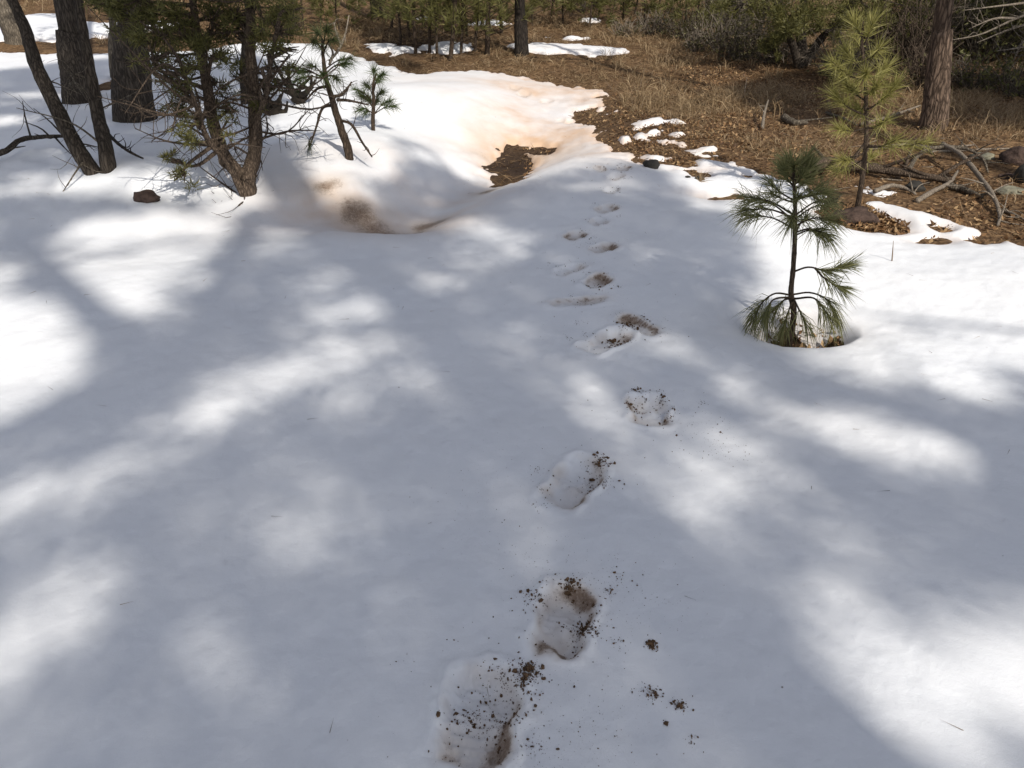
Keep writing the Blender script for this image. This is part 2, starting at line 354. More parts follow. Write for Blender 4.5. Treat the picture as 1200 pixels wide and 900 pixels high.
def prints(X, Y):
    z = np.zeros(X.shape); mud = np.zeros(X.shape)
    for i, (c, d, la, lb, dp, dirt) in enumerate(PRINTS):
        m = np.hypot(X-c[0], Y-c[1]) < la*2+0.2
        if not m.any(): continue
        x = X[m]-c[0]; y = Y[m]-c[1]; a = (x*d[0]+y*d[1])/la; bq = (x*d[1]-y*d[0])/lb
        wv = 1.0-0.16*np.exp(-((a+0.25)/0.3)**2)                                  # the waist of the sole
        r = (np.abs(a)**3+np.abs(bq/wv)**3)**(1/3)+fbm(X[m], Y[m], 22, 70+i, 3)*0.22
        inn = 1-sst(0.72, 1.16, r)
        floor = 1.0+0.25*np.exp(-((a-0.55)/0.3)**2)-0.18*np.exp(-((a+0.2)/0.25)**2)+fbm(X[m], Y[m], 30, 90+i, 3)*0.45
        tread = 0.0035*np.sin(a*la*2*math.pi/0.026)*(r < 0.8)*(0.5+vnoise(X[m]*25, Y[m]*25, 5))
        z[m] += -dp*.68*inn*floor+tread+dp*0.16*np.exp(-((r-1.28)/0.16)**2)*(1+2*vnoise(X[m]*18, Y[m]*18, 31))
        patch = np.clip(0.55+fbm(X[m], Y[m], 9, 110+i, 3)*1.4+0.25*bq*(r < 1.6), 0, 1)
        mud[m] = np.maximum(mud[m], min(1, dirt*(1 if i < 5 else 1.25))*patch*(np.exp(-((r-0.98)/0.2)**2)*0.85+(.22 if i < 5 else .5)*inn+0.26*np.exp(-np.clip(r-1, 0, None)*2.2)))
    return z, np.clip(mud, 0, 1)

# ------------------------------------------------------------------ snow sheet
def polar(rr, th):
    R, TH = np.meshgrid(rr, th, indexing='ij'); return R*np.sin(TH), R*np.cos(TH)
rr = np.concatenate([np.exp(np.arange(math.log(.25), math.log(.95), .03)), np.exp(np.arange(math.log(.95), math.log(5), .0042)), np.exp(np.arange(math.log(5), math.log(27), .0075))])
D2 = math.radians
th = np.concatenate([np.arange(-180, -38, 2.5), np.arange(-38, 38, .125), np.arange(38, 180, 2.5)]); th = np.radians(th)
X, Y = polar(rr, th); nr, nth = X.shape; X = X.ravel(); Y = Y.ravel()
sd = snow_sd(X, Y); pz, mud = prints(X, Y)
rel = relief(X, Y)
edge = np.where(sd > 0, 0.022*(1-np.exp(-np.clip(sd, 0, 9)/0.06))+0.065*(1-np.exp(-np.clip(sd, 0, 9)/0.6)), sd*0.9)
Z = S(X, Y)+rel+edge+pz*sst(0.0, .1, sd)+0.010*fbm(X, Y, 3.0, 130, 4)+0.0035*fbm(X, Y, 16, 140, 3)
ND = np.hypot(X, Y)
# reddish silt washed over the far snow and down the gully
u_, v_ = project(X, Y, Z)
def im_ell(u, v, ru, rv, rot=0.0, U=None, V=None, soft=0.5):
    cr, sr = math.cos(math.radians(rot)), math.sin(math.radians(rot)); du = U-u; dv = V-v
    a = (du*cr+dv*sr)/ru; bq = (-du*sr+dv*cr)/rv
    return 1-sst(1-soft, 1+soft, np.hypot(a, bq))
stain = np.zeros(X.shape)
for cx, cy, r1, r2, k in ((.5, 8.6, .8, 2.0, .85), (.2, 7.3, .7, .9, .8), (.85, 7.0, .9, .8, .8), (.9, 10, 1.1, 1.8, .7), (1.1, 7.8, .6, 1.0, .8), (.2, 9.4, 1.3, 1.3, .5), (-.75, 4.85, .5, .4, .9), (-1.1, 5.05, .45, .35, .9), (-.95, 5.6, .8, .5, .5), (-.4, 5.3, .5, .5, .6), (-.2, 5.8, .4, .5, .4), (-1.5, 4.7, .6, .3, .2)):
    stain = np.maximum(stain, k*np.exp(-((X-cx)/r1)**2-((Y-cy)/r2)**2))
stain *= np.clip(0.75+1.1*fbm(X, Y, 1.6, 150, 4), 0, 1.4)
stain = np.clip(stain+0.35*np.exp(-np.clip(sd, 0, 9)/0.06)*(sd < .3)*(Y > 3), 0, 1)
for cx, cy, r in ((-.70, 4.80, .30), (-1.0, 5.02, .30), (-1.2, 5.2, .22), (-.85, 4.9, .26), (-.55, 5.0, .2), (0.05, 7.2, .5), (-.2, 5.7, .15)):
    mud = np.maximum(mud, 1.0*np.exp(-((X-cx)**2+((Y-cy)*1.3)**2)/r**2)*np.clip(.8+1.2*fbm(X, Y, 4, 160, 3), 0, 1))
ii = np.arange(nr*nth).reshape(nr, nth)
q = np.stack([ii[:-1, :-1], ii[1:, :-1], ii[1:, 1:], ii[:-1, 1:]], -1).reshape(-1, 4)
keep = (sd[q].max(1) > -0.12)
q = q[keep]; used = np.zeros(len(X), bool); used[q.ravel()] = True; remap = np.cumsum(used)-1; q = remap[q]
me = npmesh(np.stack([X, Y, Z], -1)[used], None, q)
for nm, arr in (('stain', stain), ('mud', mud)):
    a = me.attributes.new(nm, 'FLOAT', 'POINT'); a.data.foreach_set('value', arr[used].astype(np.float32))
sn = link('snow_cover', me, M['snow']); sn['kind'] = 'structure'

# ------------------------------------------------------------------ ground sheet
rr = np.concatenate([np.exp(np.arange(math.log(.25), math.log(3), .05)), np.exp(np.arange(math.log(3), math.log(30), .011)), np.exp(np.arange(math.log(30), math.log(260), .08))])
th = np.radians(np.concatenate([np.arange(-180, -42, 4), np.arange(-42, 42, .4), np.arange(42, 180.1, 4)]))
GX, GY = polar(rr, th); nr, nth = GX.shape; GX = GX.ravel(); GY = GY.ravel()
def ground_z(x, y, sdv=None):
    if sdv is None: sdv = snow_sd(np.asarray(x), np.asarray(y))
    far = np.clip(1-np.hypot(x, y)/120, 0.1, 1)
    return S(x, y)+relief(x, y)-0.16*sst(0.05, .5, sdv)+0.05*fbm(x, y, 1.7, 170, 4)*far+0.018*fbm(x, y, 9, 180, 3)*far
gz = ground_z(GX, GY)
ii = np.arange(nr*nth).reshape(nr, nth)
q = np.stack([ii[:-1, :-1], ii[1:, :-1], ii[1:, 1:], ii[:-1, 1:]], -1).reshape(-1, 4)
gme = npmesh(np.stack([GX, GY, gz], -1), None, q); wet_dark = np.maximum(np.exp(-((GX-.05)**2+(GY-7.0)**2)/.8**2), np.exp(-((GX+.72)**2+(GY-4.8)**2)/.4**2)); wet_dark = np.maximum(wet_dark, .75*np.exp(-((GX+1.6)/1.0)**2-((GY-12.9)/1.2)**2))
wet_dark = np.maximum(wet_dark, .5*np.exp(-((GX-1.2)/.7)**2-((GY-7.6)/1.3)**2)); wet_dark = np.maximum(wet_dark, .8*np.exp(-((GX-QB[0])**2+(GY-QB[1])**2)/.22**2)); wat = gme.attributes.new('wet_dark', 'FLOAT', 'POINT'); wat.data.foreach_set('value', np.clip(wet_dark, 0, 1).astype(np.float32))  # wet mud in the gully; the other spots are simply darker ground
g = link('ground', gme, M['ground']); g['kind'] = 'structure'
def gz1(x, y): return float(ground_z(np.array([x]), np.array([y]))[0])
def surf(x, y):
    x = np.atleast_1d(np.asarray(x, float)); y = np.atleast_1d(np.asarray(y, float)); s = snow_sd(x, y); p, _ = prints(x, y)
    e = np.where(s > 0, 0.022*(1-np.exp(-np.clip(s, 0, 9)/0.06))+0.065*(1-np.exp(-np.clip(s, 0, 9)/0.6)), s*0.9)
    zs = S(x, y)+relief(x, y)+e+p*sst(0.0, .1, s)+0.010*fbm(x, y, 3.0, 130, 4)+0.0035*fbm(x, y, 16, 140, 3)
    return np.maximum(zs, ground_z(x, y, s))
def surf1(x, y): return float(surf(x, y)[0])

# ------------------------------------------------------------------ things
def thing(name, label, cat, loc, group=None):
    o = bpy.data.objects.new(name, None); COL.objects.link(o); o.location = loc; o.empty_display_size = 0.1
    o['label'] = label; o['category'] = cat
    if group: o['group'] = group
    WORLD[o.name] = np.asarray(loc, float); return o
def tag(o, label, cat, group=None):
    o['label'] = label; o['category'] = cat
    if group: o['group'] = group
    return o
def stuff(o, label, cat):
    o['kind'] = 'stuff'; o['label'] = label; o['category'] = cat; return o
def part_tube(name, pts, rad, m, parent, sides=7, n=None, rough=.12, seed=0):
    mb = MB(); tube(mb, pts, rad, sides, n or max(6, len(pts)*4), rough, seed); return mb.build(name, m, parent)
def twigs_on(mb, pts, k, L, r, up=0.3, rg=rng):
    P = spline(pts, 30)
    for i in range(k):
        j = rg.integers(6, 29); d = unit(rg.normal(size=3)+np.array([0, 0, up])); l = L*(.4+.8*rg.random())
        b1 = P[j]+d*l*.5+rg.normal(size=3)*l*.12; tube(mb, [P[j], b1, b1+unit(d+rg.normal(size=3)*.5)*l*.5], [r, r*.7, r*.3], 4, 6)
def pine_branch(parent, pts, r0, nm, L=.13, nn=90, W=.0028, f0=.35, spread=.55, droop=.12, seg=2, bark='bark_thin', rg=rng, blend=.9):
    br = part_tube('branch', pts, [r0, r0*.75, r0*.45], M[bark], parent, 6, 14)
    P = spline(pts, 40); T = unit(np.gradient(P, axis=0)); t = f0+(1-f0)*rg.random(nn)**0.8; j = (t*39).astype(int)
    D = T[j]*blend+rg.normal(size=(nn, 3))*0.15; mb = MB(); needles(mb, P[j], D, 1, L, W, spread, droop, seg, rg)
    mb.build('needles', M[nm], br, False); return br
def trunk_px(base, pxs, r0, r1, up=None, uplen=6.0, dy=0.0, name='trunk', m='bark', parent=None, sides=12, rough=.14, sink=.15, flare=1.25):
    y0 = base[1]; pts = [np.array([base[0], base[1], base[2]-sink])]+[PX(u, v, y0+dy*i) for i, (u, v) in enumerate(pxs)]
    r = [r0*flare, r0*1.05, r0]
    if up is not None:
        d = unit(pts[-1]-pts[-2]); d = unit(d*.6+np.array(up)); pts += [pts[-1]+d*uplen*.5, pts[-1]+d*uplen+np.array([.1, .1, .1])]
    part_tube(name, pts, r+[(r0+r1)/2, r1], M[m], parent, sides, 26, rough); return pts

def GSU(u, v):
    p = GR(u, v, .06)
    for _ in range(2): p = G2(u, v, surf1(p[0], p[1])-float(S(p[0], p[1])))
    return p
def base_px(u, v, dz=0.0):
    p = GSU(u, v); return np.array([p[0], p[1], surf1(p[0], p[1])])
def clump(mb, c, R, n, L, W, flat=.7, rg=rng, out=.8):
    d = unit(rg.normal(size=(n, 3))); k = rg.random((n, 1))**.5; P = c+d*k*R*np.array([1, 1, flat])
    needles(mb, P, d*out+np.array([0, 0, .35]), 1, L, W, .6, 0, 1, rg)

# ---- hero sapling in its melt hole
b0 = np.array([QB[0]-.03, QB[1]+.02, gz1(QB[0], QB[1]+.02)]); yq = b0[1]
t = thing('pine_sapling', 'small pine sapling with long drooping needles growing out of a melt hole in the snow', 'sapling', b0)
st_px = [(929, 392), (930, 372), (927, 345), (929, 320), (931, 290), (932, 255), (931, 222), (930, 194)]
sp_pts = [b0-[0, 0, .05]]+[PX(u, v, yq) for u, v in st_px[1:]]
part_tube('trunk', sp_pts, [.017, .015, .012, .011, .010, .008, .006], M['bark_thin'], t, 8, 40, .2)
def Q(u, v, dy=0.0): return PX(u, v, yq+dy)
for pts, nn, dr in (([Q(931, 318), Q(948, 313, -.03), Q(970, 317, -.05), Q(996, 310, -.06)], 150, .08), ([Q(955, 314, -.03), Q(965, 325, -.08), Q(985, 338, -.12)], 110, .12),
        ([Q(928, 346), Q(908, 344, -.02), Q(892, 356, -.04), Q(884, 374, -.05)], 110, .5), ([Q(928, 348), Q(905, 352, -.08), Q(898, 374, -.12)], 90, .6), ([Q(929, 350), Q(918, 352, .08), Q(905, 366, .12)], 80, .5),
        ([Q(930, 345), Q(950, 343, -.02), Q(970, 352, -.05), Q(981, 374, -.06)], 120, .5), ([Q(931, 350), Q(955, 350, -.09), Q(972, 372, -.12)], 90, .6), ([Q(930, 350), Q(936, 362, -.12), Q(945, 380, -.16)], 60, .5), ([Q(929, 352), Q(925, 362, -.1), Q(918, 384, -.14)], 60, .5)):
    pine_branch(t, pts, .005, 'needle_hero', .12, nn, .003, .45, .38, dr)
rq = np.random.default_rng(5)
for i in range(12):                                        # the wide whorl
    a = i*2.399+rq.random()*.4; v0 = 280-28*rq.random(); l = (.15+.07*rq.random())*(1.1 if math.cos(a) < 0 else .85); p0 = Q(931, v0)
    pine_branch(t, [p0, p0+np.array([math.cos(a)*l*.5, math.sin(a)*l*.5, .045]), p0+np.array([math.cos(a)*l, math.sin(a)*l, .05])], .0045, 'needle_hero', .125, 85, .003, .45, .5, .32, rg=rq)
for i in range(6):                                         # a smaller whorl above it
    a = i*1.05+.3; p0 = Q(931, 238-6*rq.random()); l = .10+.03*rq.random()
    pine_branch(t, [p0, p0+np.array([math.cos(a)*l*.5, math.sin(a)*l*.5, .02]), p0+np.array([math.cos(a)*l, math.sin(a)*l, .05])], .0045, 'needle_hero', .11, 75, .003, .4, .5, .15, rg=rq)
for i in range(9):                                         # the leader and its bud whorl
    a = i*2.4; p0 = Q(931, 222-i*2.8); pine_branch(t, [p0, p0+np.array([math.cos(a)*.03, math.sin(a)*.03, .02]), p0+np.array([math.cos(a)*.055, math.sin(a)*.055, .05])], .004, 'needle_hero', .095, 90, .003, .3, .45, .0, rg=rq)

# ---- slender young pine by the fallen log
b0 = base_px(1005, 246); yn = b0[1]
t = thing('young_pine', 'slender young pine with bright green needle tufts beside the fallen log', 'pine', b0)
part_tube('trunk', [b0-[0, 0, .1]]+[PX(u, v, yn) for u, v in ((1008, 225), (1012, 195), (1015, 165), (1015, 125), (1013, 85), (1010, 50), (1012, 25))], [.021, .018, .015, .013, .012, .009, .006], M['bark_thin'], t, 8, 40, .2)
rn = np.random.default_rng(8)
for v0, u1, v1, nn in ((150, 1040, 140, 90), (150, 982, 150, 80), (135, 975, 108, 130), (130, 1050, 100, 150), (120, 1008, 128, 120), (118, 985, 88, 150), (110, 1028, 100, 140), (105, 1000, 105, 140), (95, 975, 72, 120), (92, 1040, 78, 120), (85, 1015, 85, 120),
        (80, 990, 58, 110), (70, 1032, 55, 90), (60, 1002, 40, 90), (50, 1022, 25, 90), (45, 1000, 22, 80), (178, 985, 188, 90), (185, 978, 200, 70), (172, 1050, 164, 60), (170, 1088, 166, 80), (190, 1022, 182, 60)):
    dy = rn.normal()*.14; p0 = PX(1014, v0, yn); p2 = PX(u1, v1, yn+dy); pm = (p0+p2)/2+np.array([0, 0, -.02])
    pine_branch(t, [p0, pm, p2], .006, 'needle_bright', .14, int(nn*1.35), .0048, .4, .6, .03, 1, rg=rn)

# ---- leaning little pine with dead bleached branches
b0 = base_px(411, 186); y0 = b0[1]
t = thing('young_pine', 'leaning little pine with drooping bare branches and a bleached dead top', 'pine', b0)
part_tube('trunk', [b0-[0, 0, .12]]+[PX(u, v, y0) for u, v in ((407, 172), (400, 152), (394, 133), (388, 112), (382, 92), (379, 70), (377, 45))], [.032, .03, .026, .023, .018, .013, .008], M['bark_thin'], t, 9, 36, .2)
rn = np.random.default_rng(21)
def GP(u, v, dy=0.0): return PX(u, v, y0+dy)
for pts in ([GP(391, 123), GP(378, 127, .05), GP(371, 148, .02), GP(363, 172, 0)], [GP(398, 141), GP(412, 146, -.05), GP(424, 166, -.1), GP(436, 184, -.14)], [GP(391, 113), GP(402, 110), GP(412, 96)], [GP(395, 117), GP(410, 118, .1), GP(432, 123, .15)],
            [GP(387, 101), GP(372, 104, .05), GP(358, 118, .1)]):
    mb = MB(); tube(mb, pts, [.011, .009, .005], 6, 14, .15); twigs_on(mb, pts, 8, .12, .003); mb.build('branch', M['bark_thin'], t)
for pts in ([GP(386, 72), GP(397, 58), GP(404, 42), GP(409, 18)], [GP(399, 52), GP(394, 38), GP(391, 26)], [GP(386, 76), GP(390, 62), GP(384, 50)]):
    mb = MB(); tube(mb, pts, [.010, .008, .004], 6, 14, .15); twigs_on(mb, pts, 4, .08, .003); mb.build('dead_branch', M['deadwood'], t)
for u1, v1, nn, nm in ((372, 38, 160, 'needle_dark'), (384, 34, 160, 'needle_dark'), (390, 46, 130, 'needle_dark'), (366, 48, 130, 'needle_dark'), (378, 55, 120, 'needle_dark'), (350, 84, 140, 'needle'), (338, 78, 120, 'needle'), (362, 76, 110, 'needle_dark'), (405, 74, 120, 'needle'), (412, 68, 90, 'needle_dark'), (378, 88, 130, 'needle'), (395, 92, 110, 'needle_dark'), (343, 95, 90, 'needle'), (362, 172, 40, 'needle_dark')):
    p0 = GP(380, min(v1+14, 92)) if v1 < 150 else GP(366, 160); p2 = GP(u1, v1, rn.normal()*.12); pine_branch(t, [p0, (p0+p2)/2+[0, 0, .02], p2], .006, nm, .12, int(nn*1.0), .0038, .45, .6, .15, 1, rg=rn)
# ---- knee-high seedling beside it
b0 = base_px(437, 153); y0 = b0[1]
t = thing('pine_seedling', 'tiny bushy pine seedling with one pale sunlit side branch on white snow', 'sapling', b0)
part_tube('trunk', [b0-[0, 0, .1], GP(437, 140), GP(438, 118), GP(437, 100), GP(441, 86)], [.018, .016, .012, .007], M['bark_thin'], t, 8, 20)
for u1, v1, nn, nm in ((424, 112, 170, 'needle_dark'), (430, 100, 170, 'needle_dark'), (444, 92, 150, 'needle'), (449, 86, 120, 'needle'), (438, 82, 110, 'needle'), (447, 108, 150, 'needle_dark'), (421, 128, 110, 'needle'), (428, 132, 80, 'needle'), (457, 118, 120, 'needle'), (464, 124, 100, 'needle'), (432, 116, 160, 'needle_dark'), (441, 118, 140, 'needle_dark'), (416, 104, 80, 'needle')):
    p0 = GP(438, min(134, v1+16)); p2 = GP(u1, v1, rn.normal()*.1); pine_branch(t, [p0, (p0+p2)/2+[0, 0, .02], p2], .005, nm, .11, int(nn*1.1), .0038, .4, .6, .15, 1, rg=rn)

# ---- junipers on the left
def juniper(label, base, stems, clumps, r0, dead=10, seed=0, cat='juniper', L=.05, W=.009, mats=('bark', 'juniper'), bmat=None, fat=1.0, jlo=8):
    t = thing('juniper_tree', label, cat, base); rg = np.random.default_rng(seed); P = []
    for pxs, rs in stems:
        pts = [base-[0, 0, .12]]+[PX(u, v, base[1]+dy) for u, v, dy in pxs]
        part_tube('trunk', pts, [r0*rs*1.15, r0*rs, r0*rs*.85, r0*rs*.6, r0*rs*.4], M[mats[0]], t, 10, 34, .22, seed); P.append(spline(pts, 60))
    A = np.concatenate(P)
    for (u, v, dy, rpx, n) in clumps:
        c = PX(u, v, base[1]+dy); R = fat*rpx/pxm(c); j = np.argmin(np.linalg.norm(A-(c-[0, 0, R*.6]), axis=1)+rg.random(len(A))*.15); p0 = A[j]
        mb = MB(); mid = (p0+c)/2+rg.normal(size=3)*.06; tube(mb, [p0, mid, c], [.014, .010, .005], 5, 10, .2)
        for i in range(10):
            e = c+unit(rg.normal(size=3))*R*.8*np.array([1, 1, .7]); tube(mb, [mid*.4+c*.6, (mid+e)/2*.3+e*.6+.1*c, e], [.006, .004, .002], 4, 6)
        br = mb.build('branch', M[mats[0]], t)
        mb = MB(); cc = c+rg.normal(size=(max(4, n//60), 3))*R*.5*np.array([1, 1, .7])
        for q0 in cc: clump(mb, q0, R*.42, max(45, 2*n//len(cc)), L, W, .8, rg)
        mb.build('foliage', M[mats[1]], br, False)
    for i in range(dead):
        j = rg.integers(jlo, len(A)-15); d = unit(rg.normal(size=3)*np.array([1, 1, .5])+[0, 0, .25]); l = .2+.35*rg.random()
        pts = [A[j], A[j]+d*l*.5+rg.normal(size=3)*.05, A[j]+d*l+rg.normal(size=3)*.1]; mb = MB(); tube(mb, pts, [.008, .006, .002], 5, 10); twigs_on(mb, pts, 9, .18, .0028, .1, rg); mb.build('dead_branch', M[bmat or 'bark_pale'], t)
    return t
juniper('two thin leaning juniper stems with bare side branches sprouting from one spot', base_px(118, 202),
    [([(106, 198, 0), (86, 166, 0), (62, 118, .05), (42, 76, .1), (30, 36, .15), (14, 0, .2), (-30, -90, .3), (-80, -220, .4)], 1.0), ([(127, 199, 0), (122, 165, .03), (113, 128, .1), (105, 84, .15), (98, 40, .2), (92, -10, .25), (80, -150, .3)], .95)],
    [(20, -60, .2, 45, 500), (80, -90, .2, 50, 600), (-40, -150, .3, 60, 700), (95, -190, .3, 60, 700), (-90, -260, .3, 60, 700)], .05, 9, 31)
juniper('bushy multi-stemmed juniper with yellow-green foliage and twiggy lower limbs rising from the snow bank', base_px(288, 217),
    [([(282, 208, 0), (266, 188, -.05), (254, 160, -.05), (246, 122, 0), (240, 84, .05), (232, 46, .1), (226, 0, .1), (215, -110, .2)], 1.0), ([(291, 208, 0), (298, 182, .05), (299, 142, .1), (297, 100, .1), (293, 50, .1), (294, 0, .1), (298, -120, .1)], 1.1),
     ([(268, 192, -.1), (248, 170, -.2), (236, 146, -.25), (228, 118, -.3), (216, 88, -.3)], .5), ([(300, 150, 0), (312, 110, -.1), (318, 70, -.15), (326, 30, -.2)], .45)],
    [(228, 142, -.3, 20, 170), (214, 206, -.3, 14, 90), (200, 186, -.2, 8, 40), (262, 148, -.1, 14, 90), (268, 128, .1, 13, 70), (246, 18, .1, 28, 420), (236, 44, 0, 20, 240), (268, 40, .2, 20, 170), (262, 72, 0, 16, 110),
     (330, 30, -.2, 20, 220), (318, 58, -.2, 15, 110), (200, 12, -.1, 26, 360), (180, 30, -.2, 18, 160), (224, 78, -.2, 16, 120), (212, 100, -.3, 14, 90), (300, 6, 0, 26, 260), (282, 84, .2, 12, 80), (225, -60, 0, 50, 700), (290, -80, 0, 60, 800), (150, -10, -.2, 30, 400), (135, 14, -.1, 18, 200), (165, 18, -.1, 18, 200), (118, 4, -.1, 16, 150), (176, 48, -.2, 14, 120), (160, 40, -.1, 12, 90), (210, 36, -.1, 18, 160), (280, 20, .1, 20, 200), (340, 12, -.2, 18, 160), (322, 84, -.1, 12, 80), (310, 40, .1, 16, 140), (252, 100, .1, 12, 80), (205, 130, -.2, 12, 80), (302, 120, 0, 9, 50), (170, 6, .3, 20, 130), (190, 48, .3, 20, 110), (205, 66, .2, 18, 90), (225, 28, .4, 22, 130), (262, 12, .3, 24, 150), (285, 44, .3, 18, 100), (312, 18, .2, 22, 130), (335, 56, 0, 16, 80), (345, 34, .2, 18, 90), (240, 62, .3, 16, 80), (255, 116, .2, 14, 60), (220, 116, -.1, 16, 70), (195, 96, 0, 14, 60), (178, 74, .1, 14, 60), (318, 100, .1, 12, 50), (145, 34, .1, 14, 80),
     (250, -150, 0, 60, 700), (330, -40, 0, 40, 500), (190, 66, -.3, 14, 70), ], .042, 60, 32, fat=1.2, L=.05, W=.007, jlo=26, mats=('bark_brown', 'juniper_bright'), bmat='bark_brown')

# ---- big trunks on the left and far trunks
def big_tree(name, label, bp, pxs, rpx, m, H, limbs, seed, cat='pine', crown_n=2600, cr=1.6, nm='needle_dark', taper=.35):
    b0 = base_px(*bp); r0 = rpx/pxm(b0); rg = np.random.default_rng(seed)
    t = thing(name, label, cat, b0); pts = [b0-[0, 0, .2]]+[PX(u, v, b0[1]+.02*i) for i, (u, v) in enumerate(pxs)]
    d = unit(pts[-1]-pts[1]); d = unit(d+[0, 0, .8]); top = b0[2]+H; L = (top-pts[-1][2])/d[2]
    pts += [pts[-1]+d*L*.33, pts[-1]+d*L*.66+rg.normal(size=3)*.1, pts[-1]+d*L]
    k = len(pts); rad = [r0*1.35, r0*1.08, r0]+[r0*(1-(1-taper*.3)*(i/(k-3))) for i in range(1, k-2)]
    part_tube('trunk', pts, rad, M[m], t, 20, 46, .10, seed); A = spline(pts, 100); zz = A[:, 2]; mbc = MB()
    for i in range(limbs):
        h = b0[2]+H*(.32+.66*(i+rg.random())/limbs); p0 = A[np.argmin(abs(zz-h))]; f = (h-b0[2])/H; a = i*2.399+rg.random()*.5; l = cr*(1.25-f)*(.7+.5*rg.random())
        dd = np.array([math.cos(a), math.sin(a), .18]); p2 = p0+dd*l; pm = p0+dd*l*.5+[0, 0, -.06*l]
        part_tube('branch', [p0, pm, p2], [r0*.22, r0*.15, r0*.05], M[m], t, 5, 8); B = spline([p0, pm, p2], 20)
        n = crown_n//limbs//9; j = rg.integers(6, 20, n); P = B[j]+rg.normal(size=(n, 3))*l*.12
        needles(mbc, P, dd+rg.normal(size=(n, 3))*.6, 9, .17, .014, .7, .05, 1, rg)
    mbc.build('crown', M[nm], t, False); return t
big_tree('pine_tree', 'thick grey-barked pine trunk leaning slightly with a sunlit flank, standing in shaded snow', (95, 118), [(94, 100), (88, 70), (82, 40), (76, 0)], 18, 'bark', 9, 14, 1)
big_tree('pine_tree', 'stoutest dark upright pine trunk with deeply furrowed bark standing in shaded snow', (157, 140), [(156, 120), (154, 80), (152, 40), (150, 0)], 20.5, 'bark', 10, 14, 2)
big_tree('pine_tree', 'thin pale trunk rising just behind the stoutest dark pine', (133, 90), [(133, 70), (132, 45), (131, 15)], 4.8, 'bark_pale', 5, 10, 3, 'tree', 1200, .9)
big_tree('pine_tree', 'grey trunk leaning hard over the brown strip of bare ground', (24, 50), [(18, 35), (8, 15), (0, 0)], 13, 'bark_pale', 8, 12, 4)
big_tree('pine_tree', 'short dark trunk behind the bushy juniper beside a black rotten stump', (291, 120), [(291, 105), (290, 80), (292, 40), (292, 0)], 8.5, 'bark', 6, 12, 5, 'tree', 1600, 1.1)
big_tree('pine_tree', 'lone black pine trunk on the grassy slope beyond the small snow strip', (441, 24), [(441, 15), (440, 0)], 6.5, 'bark_dark', 9, 12, 6)
big_tree('pine_tree', 'dark slim pine trunk standing at the end of the long white snow patch', (611, 63), [(611, 50), (610, 25), (609, 0)], 7.5, 'bark_dark', 8, 14, 7)
big_tree('pine_tree', 'thin dark trunk in far grass, slimmer of a close pair', (683, 14), [(683, 8), (684, 0)], 3.2, 'bark', 7, 12, 8, 'tree', 1600, 1.2)
big_tree('pine_tree', 'thin dark trunk in far grass, stouter of a close pair', (699, 12), [(699, 6), (699, 0)], 4.2, 'bark', 8, 12, 9, 'tree', 1600, 1.2)
big_tree('pine_tree', 'reddish flaky-barked pine trunk in sun, standing on the leaf litter', (1095, 149), [(1096, 130), (1099, 90), (1104, 40), (1108, 0)], 13.5, 'bark_red', 9, 16, 10)

# ---- thicket of young pines
rg = np.random.default_rng(77)
def small_pine(label, u, v, H, rpx, group, seed, cat='pine', n=26, needle='needle_far', crown_lo=.14, cr=.75):
    b0 = base_px(u, v); r0 = rpx/pxm(b0); r_ = np.random.default_rng(seed); t = thing('young_pine', label, cat, b0, group)
    ln = r_.normal(size=2)*.06; top = b0+np.array([ln[0]*H, ln[1]*H, H]); pts = [b0-[0, 0, .1], b0*.6+top*.4+r_.normal(size=3)*.03, top]
    part_tube('trunk', pts, [r0*1.1, r0*.8, r0*.25], M['bark_thin'], t, 7, 16, .15); A = spline(pts, 60); mb = MB()
    for i in range(n):
        f = crown_lo+(1-crown_lo)*(i+r_.random())/n; p0 = A[int(f*59)]; a = i*2.399; l = cr*(1.15-f)*(.7+.5*r_.random())+.08; dd = np.array([math.cos(a), math.sin(a), .45]); p2 = p0+dd*l
        tube(mb, [p0, p0+dd*l*.5-[0, 0, .03*l], p2], [r0*.25, r0*.16, r0*.08], 4, 5)
    mb.build('branches', M['bark_thin'], t); mb = MB()
    for i in range(n):
        f = crown_lo+(1-crown_lo)*(i+r_.random())/n; p0 = A[int(f*59)]; a = i*2.399; l = cr*(1.15-f)*(.7+.5*r_.random())+.08; dd = np.array([math.cos(a), math.sin(a), .45])
        k = 7; P = p0+dd*l*(.35+.65*r_.random((k, 1)))+r_.normal(size=(k, 3))*.05; needles(mb, P, np.repeat((dd+[0, 0, .3])[None], k, 0), 12, .17, .012, .6, .05, 1, r_)
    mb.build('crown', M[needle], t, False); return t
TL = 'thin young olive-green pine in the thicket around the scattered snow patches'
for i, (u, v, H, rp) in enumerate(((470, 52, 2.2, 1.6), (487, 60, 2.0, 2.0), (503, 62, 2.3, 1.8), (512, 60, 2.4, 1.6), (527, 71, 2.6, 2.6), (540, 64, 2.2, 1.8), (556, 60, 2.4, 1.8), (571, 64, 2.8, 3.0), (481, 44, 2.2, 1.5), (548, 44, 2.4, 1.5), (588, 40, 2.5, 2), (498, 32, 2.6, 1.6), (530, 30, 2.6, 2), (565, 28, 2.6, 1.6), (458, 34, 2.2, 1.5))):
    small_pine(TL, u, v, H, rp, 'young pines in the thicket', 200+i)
SL = 'short hazy young pine growing in the dry grass of the far slope'
